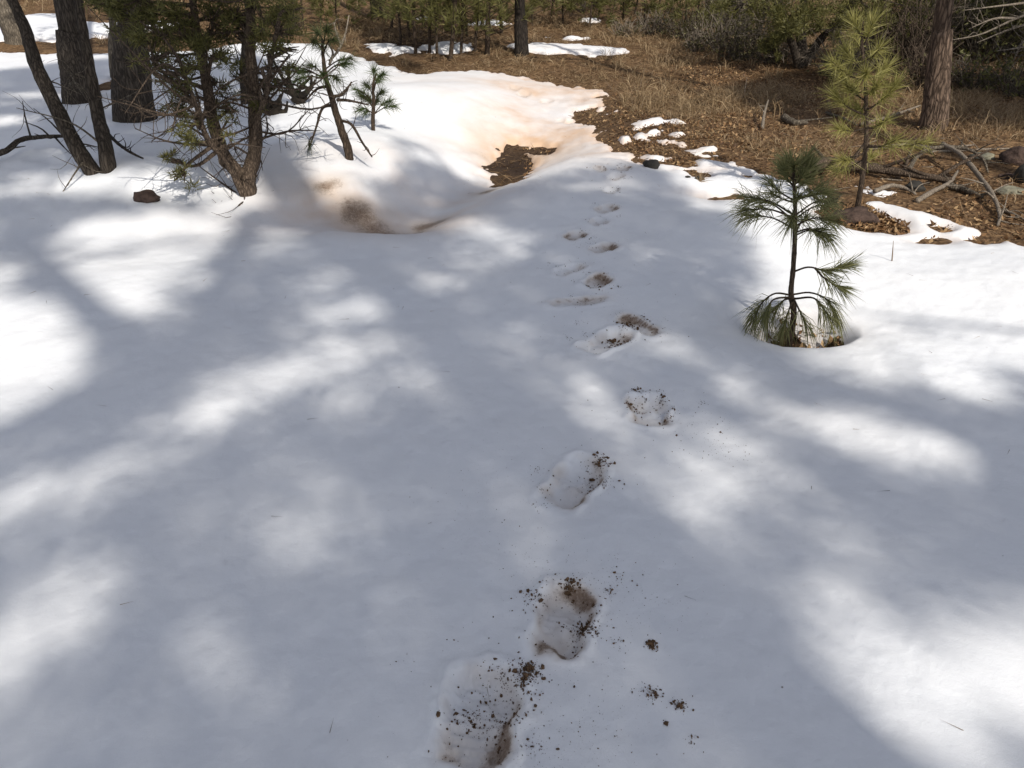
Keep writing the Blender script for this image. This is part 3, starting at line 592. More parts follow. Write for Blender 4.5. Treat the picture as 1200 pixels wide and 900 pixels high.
for i, (u, v, H) in enumerate(((700, 26, 1.2), (730, 28, 1.4), (755, 30, 1.5), (785, 36, 1.4), (805, 30, 1.6), (645, 22, 1.5), (660, 30, 1.0), (770, 16, 1.8), (720, 10, 1.8), (828, 22, 1.5), (625, 30, 1.3), (355, 34, 1.2), (330, 24, 1.4), (376, 22, 1.3), (400, 36, .9), (690, 34, 1.1), (742, 20, 1.6), (815, 46, .8), (795, 18, 1.7), (672, 14, 1.8), (612, 20, 1.8), (595, 24, 1.7))):
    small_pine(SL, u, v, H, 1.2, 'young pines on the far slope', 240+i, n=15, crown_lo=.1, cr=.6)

# ---- dark junipers and twiggy bushes on the right
juniper('dark spreading juniper with yellow-green drooping foliage above bleached dead twigs', base_px(940, 78),
    [([(940, 60, 0), (938, 30, .1), (942, 0, .1), (945, -80, .2)], 1.0), ([(930, 55, -.1), (915, 25, -.1), (905, -10, -.1), (890, -60, 0)], .7), ([(955, 55, .1), (985, 20, 0), (1010, -15, 0), (1030, -60, .1)], .7)],
    [(920, 28, -.4, 22, 700), (908, 48, -.4, 15, 360), (932, 12, -.3, 26, 700), (955, 8, -.2, 26, 600), (985, 10, -.1, 28, 600), (1020, 8, 0, 30, 600), (1045, 14, .2, 26, 420), (1060, -5, .2, 30, 400), (892, 8, -.1, 22, 420), (955, 30, .3, 18, 300), (900, 60, -.3, 10, 160), (995, 30, .3, 20, 260), (1030, 36, .4, 20, 240), (1000, 22, -.3, 24, 420), (1040, 28, -.2, 22, 360), (1075, 12, 0, 24, 420), (1065, 36, 0, 16, 200), (975, 34, -.4, 16, 200), (860, 10, 0, 18, 240), (940, -40, 0, 50, 800), (1000, -50, 0, 60, 900), (880, -30, 0, 40, 600)], .07, 40, 41, L=.06, W=.011, bmat='deadwood', mats=('bark', 'juniper_bright'))
juniper('tall dark juniper filling the shade behind the reddish pine trunk', base_px(1128, 62),
    [([(1128, 40, 0), (1124, 0, .1), (1120, -80, .2)], 1.0), ([(1140, 30, .1), (1160, -10, .1), (1180, -70, .1)], .7)],
    [(1080, 0, 0, 26, 420), (1125, 10, -.2, 30, 520), (1150, 22, -.2, 26, 420), (1165, 0, 0, 30, 480), (1195, 14, .1, 28, 420), (1100, 26, 0, 20, 260), (1140, 44, .1, 18, 220), (1180, 38, .1, 18, 220), (1120, -50, 0, 60, 800), (1180, -60, 0, 60, 800), (1060, 20, .3, 20, 240)], .08, 14, 43, L=.06, W=.012, bmat='deadwood')
def bush(label, u, v, Hm, R, seed, leafn=500, stems=40, nm='scrub', wood='bark_pale', group=None, name='scrub_bush', cat='bush', L=.045, W=.022):
    b0 = base_px(u, v); r_ = np.random.default_rng(seed); t = thing(name, label, cat, b0, group); mb = MB(); ends = []
    for i in range(stems):
        a = r_.random()*2*math.pi; rr_ = R*r_.random()**.6; top = b0+np.array([math.cos(a)*rr_, math.sin(a)*rr_, Hm*(.45+.6*r_.random())]); s0 = b0+np.array([math.cos(a), math.sin(a), 0])*R*.15*r_.random()-[0, 0, .05]
        mid = s0*.45+top*.55+r_.normal(size=3)*.12*Hm; tube(mb, [s0, mid, top], [.010, .006, .0025], 4, 7); ends += [top, mid]
        for k in range(3):
            e = mid+r_.normal(size=3)*Hm*.22; tube(mb, [mid, e], [.004, .0018], 3, 3); ends.append(e)
    mb.build('twigs', M[wood], t)
    if leafn:
        E = np.array(ends); j = r_.integers(0, len(E), leafn); P = E[j]+r_.normal(size=(leafn, 3))*Hm*.09; mb = MB(); needles(mb, P, r_.normal(size=(leafn, 3)), 3, L, W, .6, 0, 1, r_); mb.build('foliage', M[nm], t, False)
    return t
SB = ['grey-green scrub bush in front of the thick scrub, near bleached twigs', 'middle-sized grey-green scrub bush facing the small snow flakes', 'tall grey-green scrub bush touching the dark spreading juniper', 'small low scrub bush at the open end of the scrub row', 'thin low scrub bush under the drooping juniper foliage', 'tall scrub bush standing in the second row of scrub', 'low scrub bush between the scrub row and the hazy young pines', 'low sparse scrub bush among the hazy young pines', 'tall grey-green scrub bush at the back end of the scrub', 'smallest scrub bush beyond the tip of the long white snow patch', 'biggest grey-green scrub bush at the back beside the juniper']
for i, (u, v, H, R, n) in enumerate(((868, 70, .9, .55, 900), (845, 62, .8, .5, 700), (885, 55, 1.2, .6, 900), (820, 60, .55, .4, 500), (905, 74, .6, .5, 420), (860, 40, 1.2, .6, 800), (798, 46, .6, .5, 500), (765, 40, .5, .5, 380), (835, 30, 1.2, .6, 700), (735, 42, .35, .4, 300), (880, 22, 1.4, .8, 900))):
    bush(SB[i], u, v, H*.7, R*.9, 300+i, int(n*.4), 44, wood=('bark_pale', 'deadwood')[i % 2], group='scrub bushes on the slope')
DB = ['leafless tangle of thin grey-brown twigs just left of the reddish trunk', 'tallest leafless twig tangle hugging the back of the reddish trunk', 'leafless twig bush directly behind the slender young pine', 'low leafless bush in the dark shade under the spreading juniper', 'knee-high leafless bush at the foot of the reddish trunk']
for i, (u, v, H, R) in enumerate(((1058, 88, .95, .5), (1075, 70, 1.2, .6), (1035, 76, .9, .5), (985, 92, .5, .5), (1080, 105, .5, .4))):
    bush(DB[i], u, v, H, R, 330+i, 60, 60, 'scrub', 'bark_pale' if i % 2 else 'bark_brown', 'leafless twig tangles', 'dead_bush')
RB = ['dark leafy bush under the bleached bare branches of the dead tree', 'wide dark bush at the foot of the dead tree', 'dark bush right beside the reddish trunk in its shade', 'tallest dark bush rising behind the bleached bare branches', 'dark bush on the far side of the dead tree', 'tall dark bush hidden behind the reddish trunk', 'low dark sprawling bush on the black shaded ground']
for i, (u, v, H, R, n) in enumerate(((1150, 70, 1.1, .8, 900), (1190, 62, 1.3, .9, 1000), (1135, 48, 1.3, .8, 900), (1175, 40, 1.6, 1., 1000), (1225, 75, 1.2, .8, 800), (1095, 40, 1.5, .8, 800), (1140, 105, .35, .5, 200), (1185, 112, .35, .5, 200))):
    bush(RB[min(i, 6)] if i < 6 else RB[6], u, v, H, R, 350+i, n, 40, 'juniper', 'bark_pale', 'bushes in deep shade', L=.06, W=.02)
# bare branch reaching in from the right
b0 = base_px(1235, 95); t = thing('dead_tree', 'dead tree with long bleached bare branches reaching towards the reddish trunk', 'tree', b0); y0 = b0[1]
def BP(u, v, dy=0.): return PX(u, v, y0+dy)
part_tube('trunk', [b0-[0, 0, .1], BP(1236, 60), BP(1232, 10), BP(1238, -60), BP(1240, -160)], [.07, .06, .05, .03], M['deadwood'], t, 10, 24)
for pts in ([BP(1233, 8), BP(1190, 22), BP(1150, 40), BP(1115, 47)], [BP(1234, 20), BP(1185, 34), BP(1145, 50)], [BP(1235, 46), BP(1195, 56), BP(1165, 60)], [BP(1233, 0), BP(1180, 6), BP(1130, 12)], [BP(1190, 22), BP(1165, 22), BP(1135, 34)], [BP(1234, 30), BP(1200, 48), BP(1188, 70)]):
    mb = MB(); tube(mb, pts, [.016, .011, .004], 6, 16, .2); twigs_on(mb, pts, 7, .3, .004, 0, rg); mb.build('branch', M['deadwood'], t)

# ---- black rotten stump and mossy log end
def uproot(name, label, u, v, sc, seed, cat):
    b0 = base_px(u, v); t = thing(name, label, cat, b0); r_ = np.random.default_rng(seed); mb = MB(); rocky(mb, b0+[0, 0, .07*sc], .095*sc, (1.2, .9, 1.0), .7, 3, seed); mb.build('root_ball', M['rot'], t)
    for i in range(11):
        a = r_.random()*6.28; d = np.array([math.cos(a), .5*math.sin(a), r_.random()*1.6-.1]); l = sc*(.18+.22*r_.random()); p = b0+[0, 0, .1*sc]
        part_tube('root', [p, p+d*l*.5+r_.normal(size=3)*.03, p+d*l+r_.normal(size=3)*.06+[0, 0, .04]], [.05*sc, .035*sc, .008], M['rot'], t, 7, 10, .4, i)
    return t
uproot('rotten_stump', 'jagged black rotten stump poking out of the snow beside the bushy juniper', 318, 134, .62, 3, 'stump')
uproot('rotten_stump', 'small mossy broken log end half buried in snow near the leaning little pine', 350, 122, .55, 4, 'stump')

# ---- fallen log and branches
def gp(u, v, dz=0.02):
    p = GSU(u, v); return np.array([p[0], p[1], surf1(p[0], p[1])+dz])
def stick(name, label, pxs, r0, m, twn=0, cat='branch', lift=None, group=None, sides=8):
    pts = [gp(u, v, (r0 if lift is None else lift[i])) for i, (u, v) in enumerate(pxs)]; c = np.mean(pts, 0); c[2] = min(p[2] for p in pts)
    mb = MB(); tube(mb, pts, [r0, r0*.85, r0*.45], sides, max(14, 6*len(pts)), .25, len(pxs))
    if twn == 0:
        o = mb.build(name, M[m]); return tag(o, label, cat, group)
    t = thing(name, label, cat, pts[0]-np.array([0, 0, r0]), group); mb.build('stem', M[m], t); rg_ = np.random.default_rng(int(r0*1e4)+len(label))
    for i in range(twn):
        P = spline(pts, 30); j = rg_.integers(4, 28); d = unit(rg_.normal(size=3)*[1, 1, .3]+[0, 0, .5]); l = r0*(5+8*rg_.random()); part_tube('twig', [P[j], P[j]+d*l*.5+rg_.normal(size=3)*.01, P[j]+d*l], [r0*.35, r0*.25, r0*.1], M[m], t, 5, 6)
    return t
stick('fallen_log', 'grey weathered fallen log lying at the edge of the snow on brown leaves', [(940, 210), (965, 204), (995, 205), (1030, 209), (1065, 213), (1112, 219)], .045, 'bark_brown', 7, 'log', (.05, .07, .07, .07, .06, .05), sides=12)
stick('fallen_branch', 'long pale crooked branch bending down to the snow over the leaf litter', [(1100, 186), (1120, 200), (1142, 221), (1162, 241), (1170, 256), (1168, 268)], .019, 'deadwood', 5, lift=(.12, .13, .1, .06, .03, .02))
stick('fallen_branch', 'bowed grey branch arching over the end of the fallen log', [(1060, 212), (1074, 196), (1098, 189), (1128, 190), (1148, 196), (1156, 208)], .017, 'bark_pale', 5, lift=(.06, .1, .12, .11, .08, .03))
stick('fallen_branch', 'pale broken stick slanting from the log down onto the snow', [(1074, 238), (1092, 229), (1110, 221), (1120, 210)], .019, 'deadwood', 2, lift=(.015, .03, .04, .06))
stick('fallen_branch', 'short thick brown stick lying in leaves below the log end', [(1112, 222), (1128, 226), (1150, 234)], .026, 'bark_pale', 2, lift=(.02, .025, .02))
stick('fallen_branch', 'thin grey stick with twigs in leaves next to the long crooked branch', [(1168, 248), (1182, 252), (1204, 262)], .012, 'deadwood', 4)
stick('fallen_branch', 'curved stick resting on snow under the slender young pine', [(945, 228), (958, 236), (975, 237), (985, 234)], .012, 'bark', 3, lift=(.04, .02, .02, .03))
stick('fallen_branch', 'pale stick curving beside the dark rock at the snow edge', [(1024, 228), (1042, 224), (1060, 226), (1072, 233)], .016, 'deadwood', 2, lift=(.03, .04, .03, .02))
stick('fallen_branch', 'straight grey stick on the litter below the reddish pine trunk', [(1020, 176), (1060, 172), (1100, 175), (1140, 172)], .016, 'deadwood', 3)
stick('fallen_branch', 'long thin stick on the litter pointing at the reddish rock', [(1090, 180), (1130, 179), (1165, 176), (1186, 174)], .013, 'deadwood', 2)
stick('fallen_branch', 'forked grey stick against the foot of the reddish pine', [(1008, 148), (1040, 143), (1076, 134)], .017, 'deadwood', 4, lift=(.02, .05, .08))
stick('fallen_branch', 'grey stick lying left of the slender young pine in shade', [(968, 134), (986, 140), (1004, 148)], .016, 'bark_pale', 3)
stick('fallen_branch', 'dark twiggy branch lying on snow against the two thin juniper stems', [(-14, 192), (12, 190), (30, 184), (58, 180), (98, 182)], .022, 'bark', 9, lift=(.05, .08, .1, .11, .12))
stick('fallen_branch', 'dark thin branch with side twigs propped on the right juniper stem', [(126, 176), (140, 183), (155, 190), (170, 195)], .013, 'bark', 7, lift=(.16, .1, .06, .02))
stick('fallen_branch', 'pale upright snag among dry grass near the dark shade', [(893, 152), (894, 144), (897, 138)], .015, 'deadwood', 2, lift=(.02, .09, .16))
stick('fallen_branch', 'short weathered log lying in grass behind the pale snag', [(918, 142), (930, 147), (945, 150)], .035, 'bark_pale', 1, 'log')
stick('fallen_branch', 'pale bent stick in dry grass at the edge of the dark shade', [(858, 120), (870, 116), (880, 112)], .02, 'deadwood', 2)
for i in range(26):                                                        # small sticks in the litter
    u = 880+320*rg.random(); v = 150+100*rg.random()
    if float(snow_sd(*[np.array([q_]) for q_ in G2(u, v)])[0]) > -.1: continue
    du = rg.normal()*18; dv = rg.normal()*5
    stick('twig', 'thin dry twig lying loose on the brown leaf litter', [(u, v), (u+du*.5, v+dv*.5+1), (u+du, v+dv)], .004+.004*rg.random(), 'deadwood', 0, 'twig', group='loose twigs on the litter', sides=5)
# shaft of a weed in the snow
b0 = base_px(1047, 306); tag(part_tube('dry_stalk', [b0-[0, 0, .05], PX(1046, 296, b0[1]), PX(1047, 282, b0[1])], [.004, .003, .001], M['deadneedle'], None, 5, 8), 'single dry reddish stalk standing alone in sunlit snow', 'stalk')
for i, (u, v, h) in enumerate(((775, 128, 34), (829, 126, 26), (834, 128, 32), (839, 126, 28), (906, 140, 24), (912, 139, 20), (848, 70, 26), (690, 90, 16), (880, 124, 16), (790, 72, 30), (958, 150, 18), (812, 96, 18), (752, 100, 22), (930, 168, 20), (800, 124, 18))):
    b0 = base_px(u, v); mb = MB(); pts = [b0-[0, 0, .04], PX(u+2, v-h*.5, b0[1]), PX(u-1, v-h, b0[1])]; tube(mb, pts, [.006, .005, .0025], 5, 10, .3); twigs_on(mb, pts, 6, .1, .003, 1.2, rg)
    tag(mb.build('dry_stalk', M['straw']), 'pale dry weed stalk standing up from the brown grass', 'stalk', 'weed stalks in the grass')

# ---- rocks
for i, (u, v, r, sx, m, lab) in enumerate(((1188, 192, .115, (1.1, .9, .85), 'rock_red', 'reddish-grey angular rock lying on leaf litter'), (1200, 214, .085, (.9, .9, 1.3), 'rock_dark', 'dark upright stone below the reddish-grey rock'), (1186, 226, .08, (1.5, 1, .45), 'rock_moss', 'flat pale lichen-covered stone in the litter'),
        (1000, 260, .125, (1.1, .8, .6), 'rock_red', 'brown rock in the leafy gap in the snow at the foot of the young pine'), (1071, 224, .062, (1.1, .8, .9), 'rock_dark', 'dark rock tucked under the fallen log'), (1152, 186, .07, (1.5, 1, .5), 'rock_moss', 'pale greenish stone beside the bowed grey branch'), (764, 196, .052, (1.2, 1, .85), 'rock_dark', 'round black stone on the snow where the footprints leave'),
        (168, 218, .065, (1.3, .9, .75), 'rock_red', 'small reddish-brown stone melting out of the snow below the big trunks'), (1180, 208, .05, (1.6, 1., .5), 'rock_red', 'low brown stone between the reddish rock and the lichen stone'), (820, 210, .03, (1.2, 1, .6), 'rock_dark', 'small dark stone with dead grass on sunlit snow'), (806, 208, .016, (1.2, 1, .6), 'rock_dark', 'pebble-sized black stone on shaded snow'))):
    b0 = base_px(u, v); mb = MB(); rocky(mb, b0+[0, 0, r*sx[2]*.35], r, sx, .3, 3, 500+i); tag(mb.build('rock', M[m]), lab, 'rock')
print('things built')
#@@PART2

# ------------------------------------------------------------------ dirt kicked over the snow
rc = np.random.default_rng(99)
import bmesh as _bm
_b = _bm.new(); _bm.ops.create_icosphere(_b, subdivisions=1, radius=1.0); ICO_V = np.array([v.co[:] for v in _b.verts]); ICO_T = np.array([[v.index for v in f.verts] for f in _b.faces]); _b.free()
def crumbs(mb, P, R):
    n = len(P); sc = R[:, None, None]*(.5+1.1*rc.random((n, 1, 3))); V = ICO_V[None]*(.35+1.1*rc.random((n, len(ICO_V), 1)))*sc+P[:, None, :]
    T = (np.arange(n)[:, None, None]*len(ICO_V)+ICO_T[None]).reshape(-1, 3); mb.add(V.reshape(-1, 3), T)
pts = []; rad = []
def scatter(c, sx, sy, n, r0, rot=0.0):
    q_ = rc.normal(size=(n, 2))*[sx, sy]; cr, sr = math.cos(rot), math.sin(rot); x = c[0]+q_[:, 0]*cr-q_[:, 1]*sr; y = c[1]+q_[:, 0]*sr+q_[:, 1]*cr
    pts.append(np.stack([x, y], -1)); rad.append(.75*r0*np.exp(rc.normal(size=n)*.6))
for i, (c, d, la, lb, dp, dirt) in enumerate(PRINTS[:17]):
    k = max(.35, 1-i*.08); near = 1 if i < 4 else .6
    an = rc.random(int(110*k))*2*math.pi; rr_ = 1.0+.22*rc.normal(size=len(an)); side = np.where(rc.random(len(an)) < .6, 1, 0)
    an = np.where(side, an*.35+math.radians(-10), an)                                                  # most of it lies along one wall of the print
    x = c[0]+d[0]*np.sin(an)*la*rr_+d[1]*np.cos(an)*lb*rr_; y = c[1]+d[1]*np.sin(an)*la*rr_-d[0]*np.cos(an)*lb*rr_
    pts.append(np.stack([x, y], -1)); rad.append(  .0013*near**.3*np.exp(rc.normal(size=len(an))*.55))
    scatter(c, la*1.3, lb*1.8, int(80*k), .0009)
    for _q in range(5):
        cc_ = c+rc.normal(size=2)*[lb*1.3, la*.9]; scatter(cc_, .012, .012, int(26*k), .0012)
for u, v, su, n, r0 in ((668, 690, .012, 40, .004), (685, 735, .03, 110, .0028), (620, 790, .025, 110, .003), (600, 800, .05, 60, .002), (625, 700, .03, 50, .0022), (764, 757, .009, 30, .003), (767, 815, .015, 26, .0022), (797, 828, .014, 26, .0026), (757, 810, .02, 14, .002), (812, 870, .015, 12, .0024), (780, 848, .006, 6, .003), (555, 838, .03, 70, .0022), (590, 845, .03, 50, .0022), (705, 540, .022, 50, .003),
        (695, 562, .04, 50, .0022), (745, 467, .03, 60, .0028), (775, 465, .02, 30, .0025), (840, 525, .1, 60, .0014), (820, 500, .12, 60, .0011), (722, 392, .04, 40, .0032), (738, 376, .04, 60, .0036), (765, 378, .06, 30, .002), (708, 715, .18, 90, .0012), (640, 660, .12, 60, .001), (730, 690, .12, 60, .0013), (560, 600, .2, 40, .0009), (600, 560, .15, 30, .0009), (690, 850, .1, 60, .0014), (620, 880, .08, 60, .0014), (700, 330, .04, 30, .004)):
    scatter(GR(u, v), su, su, int(n*.6), r0*.85); scatter(GR(u, v), su*.6, su*.6, n*2, r0*.42)
scatter(np.array([0, 2.6]), 1.6, 1.2, 160, .0006)
P2 = np.concatenate(pts); R2 = np.concatenate(rad); okp = snow_sd(P2[:, 0], P2[:, 1]) > .02; P2 = P2[okp]; R2 = np.clip(R2[okp], .0005, .008)
mb = MB(); crumbs(mb, np.column_stack([P2, surf(P2[:, 0], P2[:, 1])+R2*.3]), R2)
stuff(mb.build('dirt_crumbs', M['dirt'], None, False), 'dark brown dirt crumbs kicked over the snow around the footprints', 'dirt')
for i, (u, v, r, lab) in enumerate(((670, 686, .017, 'dark crumbly clod of soil at the toe of a footprint'), (686, 738, .016, 'soil clod pressed into the side of the footprint full of dirt'), (618, 782, .015, 'dirt clod lying between the two largest footprints'), (612, 803, .013, 'reddish dirt clod beside the heel of the largest footprint pair'),
        (764, 756, .014, 'lone tall dirt clod on clean snow right of the footprints'), (766, 812, .010, 'dirt lump ringed by crumbs beyond the lone tall clod'), (796, 827, .012, 'elongated dirt lump trailing small crumbs on clean snow'), (703, 548, .017, 'dirt clod on the rim of a single footprint'), (745, 466, .015, 'brown clod at the top corner of a squarish footprint'), (720, 391, .022, 'clod at the toe of a clean-floored footprint'), (737, 375, .024, 'dark clod heaped between two neighbouring footprints'))):
    r = r*.8; p = GSU(u, v); z = surf1(*p); mb = MB(); r_ = np.random.default_rng(700+i)
    for k in range(20):
        o_ = r_.normal(size=3)*r*.72; o_[2] = abs(o_[2])*.3; rocky(mb, np.array([p[0], p[1], z+r*.1])+o_, r*(.14+.26*r_.random()), (1, 1, .75), .9, 1, 720+i*23+k)
    tag(mb.build('dirt_clod', M['dirt'], None, False), lab, 'dirt clod')

# ------------------------------------------------------------------ leaf litter, dry grass, fine twigs
def sample(n, x0, x1, y0, y1, lim=-.02):
    x = x0+(x1-x0)*rc.random(n); y = y0+(y1-y0)*rc.random(n); s = snow_sd(x, y); k = s < lim; return x[k], y[k], s[k]
def leaves(x, y, size, lift=.012):
    n = len(x); z = ground_z(x, y)+lift*rc.random(n); C = np.stack([x, y, z], -1); nrm = unit(rc.normal(size=(n, 3))*.75+[0, 0, 1]); a = unit(np.cross(nrm, rc.normal(size=(n, 3)))); b_ = np.cross(nrm, a)
    l = size*(.35+1.1*rc.random((n, 1))**1.6); wd = l*(.3+.25*rc.random((n, 1))); cur = nrm*l*(.15+.4*rc.random((n, 1)))
    V = np.stack([C-a*l+cur, C-b_*wd, C+a*l+cur*.6, C+b_*wd], 1).reshape(-1, 3); i0 = np.arange(n)[:, None]*4
    return V, np.concatenate([i0+[0, 1, 3], i0+[1, 2, 3]])
mb = MB()
x, y, s = sample(105000, 1.0, 9.5, 3.2, 12.0); w_ = (rc.random(len(x)) < np.clip(.30+2.2*fbm(x, y, .8, 33, 4)+.3*(x > 2)-.35*sst(8.5, 11, y), .02, 1)); mb.add(*leaves(x[w_], y[w_], .0175, .028))
x, y, s = sample(9000, .1, 2.2, 5.5, 9.5); mb.add(*leaves(x, y, .016, .006))
c = QB; a_ = rc.random(500)*6.28; r_ = .2*rc.random(500)**.5; mb.add(*leaves(c[0]+np.cos(a_)*r_, c[1]+.02+np.sin(a_)*r_, .017, .02))
c = GR(1020, 260, .0); x = c[0]+rc.normal(size=2500)*.25; y = c[1]+rc.normal(size=2500)*.14; k = snow_sd(x, y) < 0; mb.add(*leaves(x[k], y[k], .02, .03))
stuff(mb.build('leaf_litter', M['leaf'], None, False), 'brown fallen oak leaves and pine litter covering the bare ground', 'leaf litter')
def tufts(mb, x, y, n, H, W, spread):
    z = ground_z(x, y); P = np.stack([x, y, z-.01], -1); h = (.5+.8*rc.random(len(x)))
    P = np.repeat(P, n, 0)+rc.normal(size=(len(x)*n, 3))*[.035, .035, 0]; hh_ = np.repeat(h, n); D = np.zeros_like(P); D[:, 2] = 1; M_ = len(P)
    d = unit(D+spread*rc.normal(size=(M_, 3))*[1, 1, .3]); l = (H*hh_*(.5+.6*rc.random(M_)))[:, None]; s_ = unit(np.cross(d, rc.normal(size=(M_, 3))))*W*.5; mid = P+d*l*.55; tip = P+d*l+unit(d*[1, 1, 0]+1e-6)*l*.3-[0, 0, 1]*l*.18
    V = np.stack([P-s_, P+s_, mid-s_*.8, mid+s_*.8, tip], 1).reshape(-1, 3); b_ = np.arange(M_)[:, None]*5; mb.add(V, np.concatenate([b_+[0, 1, 3], b_+[0, 3, 2], b_+[2, 3, 4]]))
mb = MB()
def gmask(x, y, lo): return rc.random(len(x)) < np.clip(lo+1.7*fbm(x, y, .8, 35, 4), .02, 1)
x, y, s = sample(16000, -3, 13, 8.0, 22, -.12); k = gmask(x, y, .65)
k &= ~((x > 2.2) & (y < 11.0) & (rc.random(len(x)) < .8)); tufts(mb, x[k], y[k], 12, .10, .007, 1.0); k2 = k & (rc.random(len(x)) < np.where((x > 1.2) & (y < 12.5), .32, .12)); tufts(mb, x[k2], y[k2], 16, .24, .006, .4)
x, y, s = sample(4500, 1.2, 5.0, 6.3, 9.8, -.15); k = gmask(x, y, .35); tufts(mb, x[k], y[k], 11, .085, .0045, 1.0); k2 = k & (rc.random(len(x)) < .2*(fbm(x, y, 1.1, 37, 3) > 0)); tufts(mb, x[k2], y[k2], 16, .2, .004, .4)
x, y, s = sample(900, 1.5, 6.0, 4.6, 6.6, -.2); k = gmask(x, y, .1); tufts(mb, x[k], y[k], 10, .11, .004, .7)
x, y, s = sample(5000, -18, -2, 13, 26, -.2); k = gmask(x, y, .4); tufts(mb, x[k], y[k], 8, .2, .01, .5)
stuff(mb.build('dry_grass', M['straw'], None, False), 'dry straw-coloured grass over the brown slope', 'grass')
mb = MB(); x, y, s = sample(60000, -3, 12, 4.2, 16, -.05); z = ground_z(x, y)+.012; d = rc.normal(size=(len(x), 3))*[1, 1, .22]
needles(mb, np.stack([x, y, z], -1), d, 1, .14, .006, .1, 0, 1, rc); stuff(mb.build('pine_straw', M['deadneedle'], None, False), 'scattered dead pine needles and bits of twig on the bare ground', 'needles')
rd = np.random.default_rng(66); x = -4+7.5*rd.random(260); y = 1+7*rd.random(260); k = snow_sd(x, y) > .1; x, y = x[k], y[k]
mb = MB(); needles(mb, np.stack([x, y, surf(x, y)+.002], -1), rd.normal(size=(len(x), 3))*[1, 1, .06], 1, .05, .0016, .02, 0, 1, rd)
stuff(mb.build('fallen_needles', M['deadneedle'], None, False), 'single brown pine needles strewn over the snow', 'needles')
# grass bits poking through the snow beside the small dark stone
b0 = base_px(820, 212); mb = MB(); needles(mb, b0[None], np.array([[.3, 0, .6]]), 30, .11, .003, .7, .1, 2, rc); tag(mb.build('grass_tuft', M['straw'], None, False), 'wispy dead grass tuft by the small dark stone on sunlit snow', 'grass')

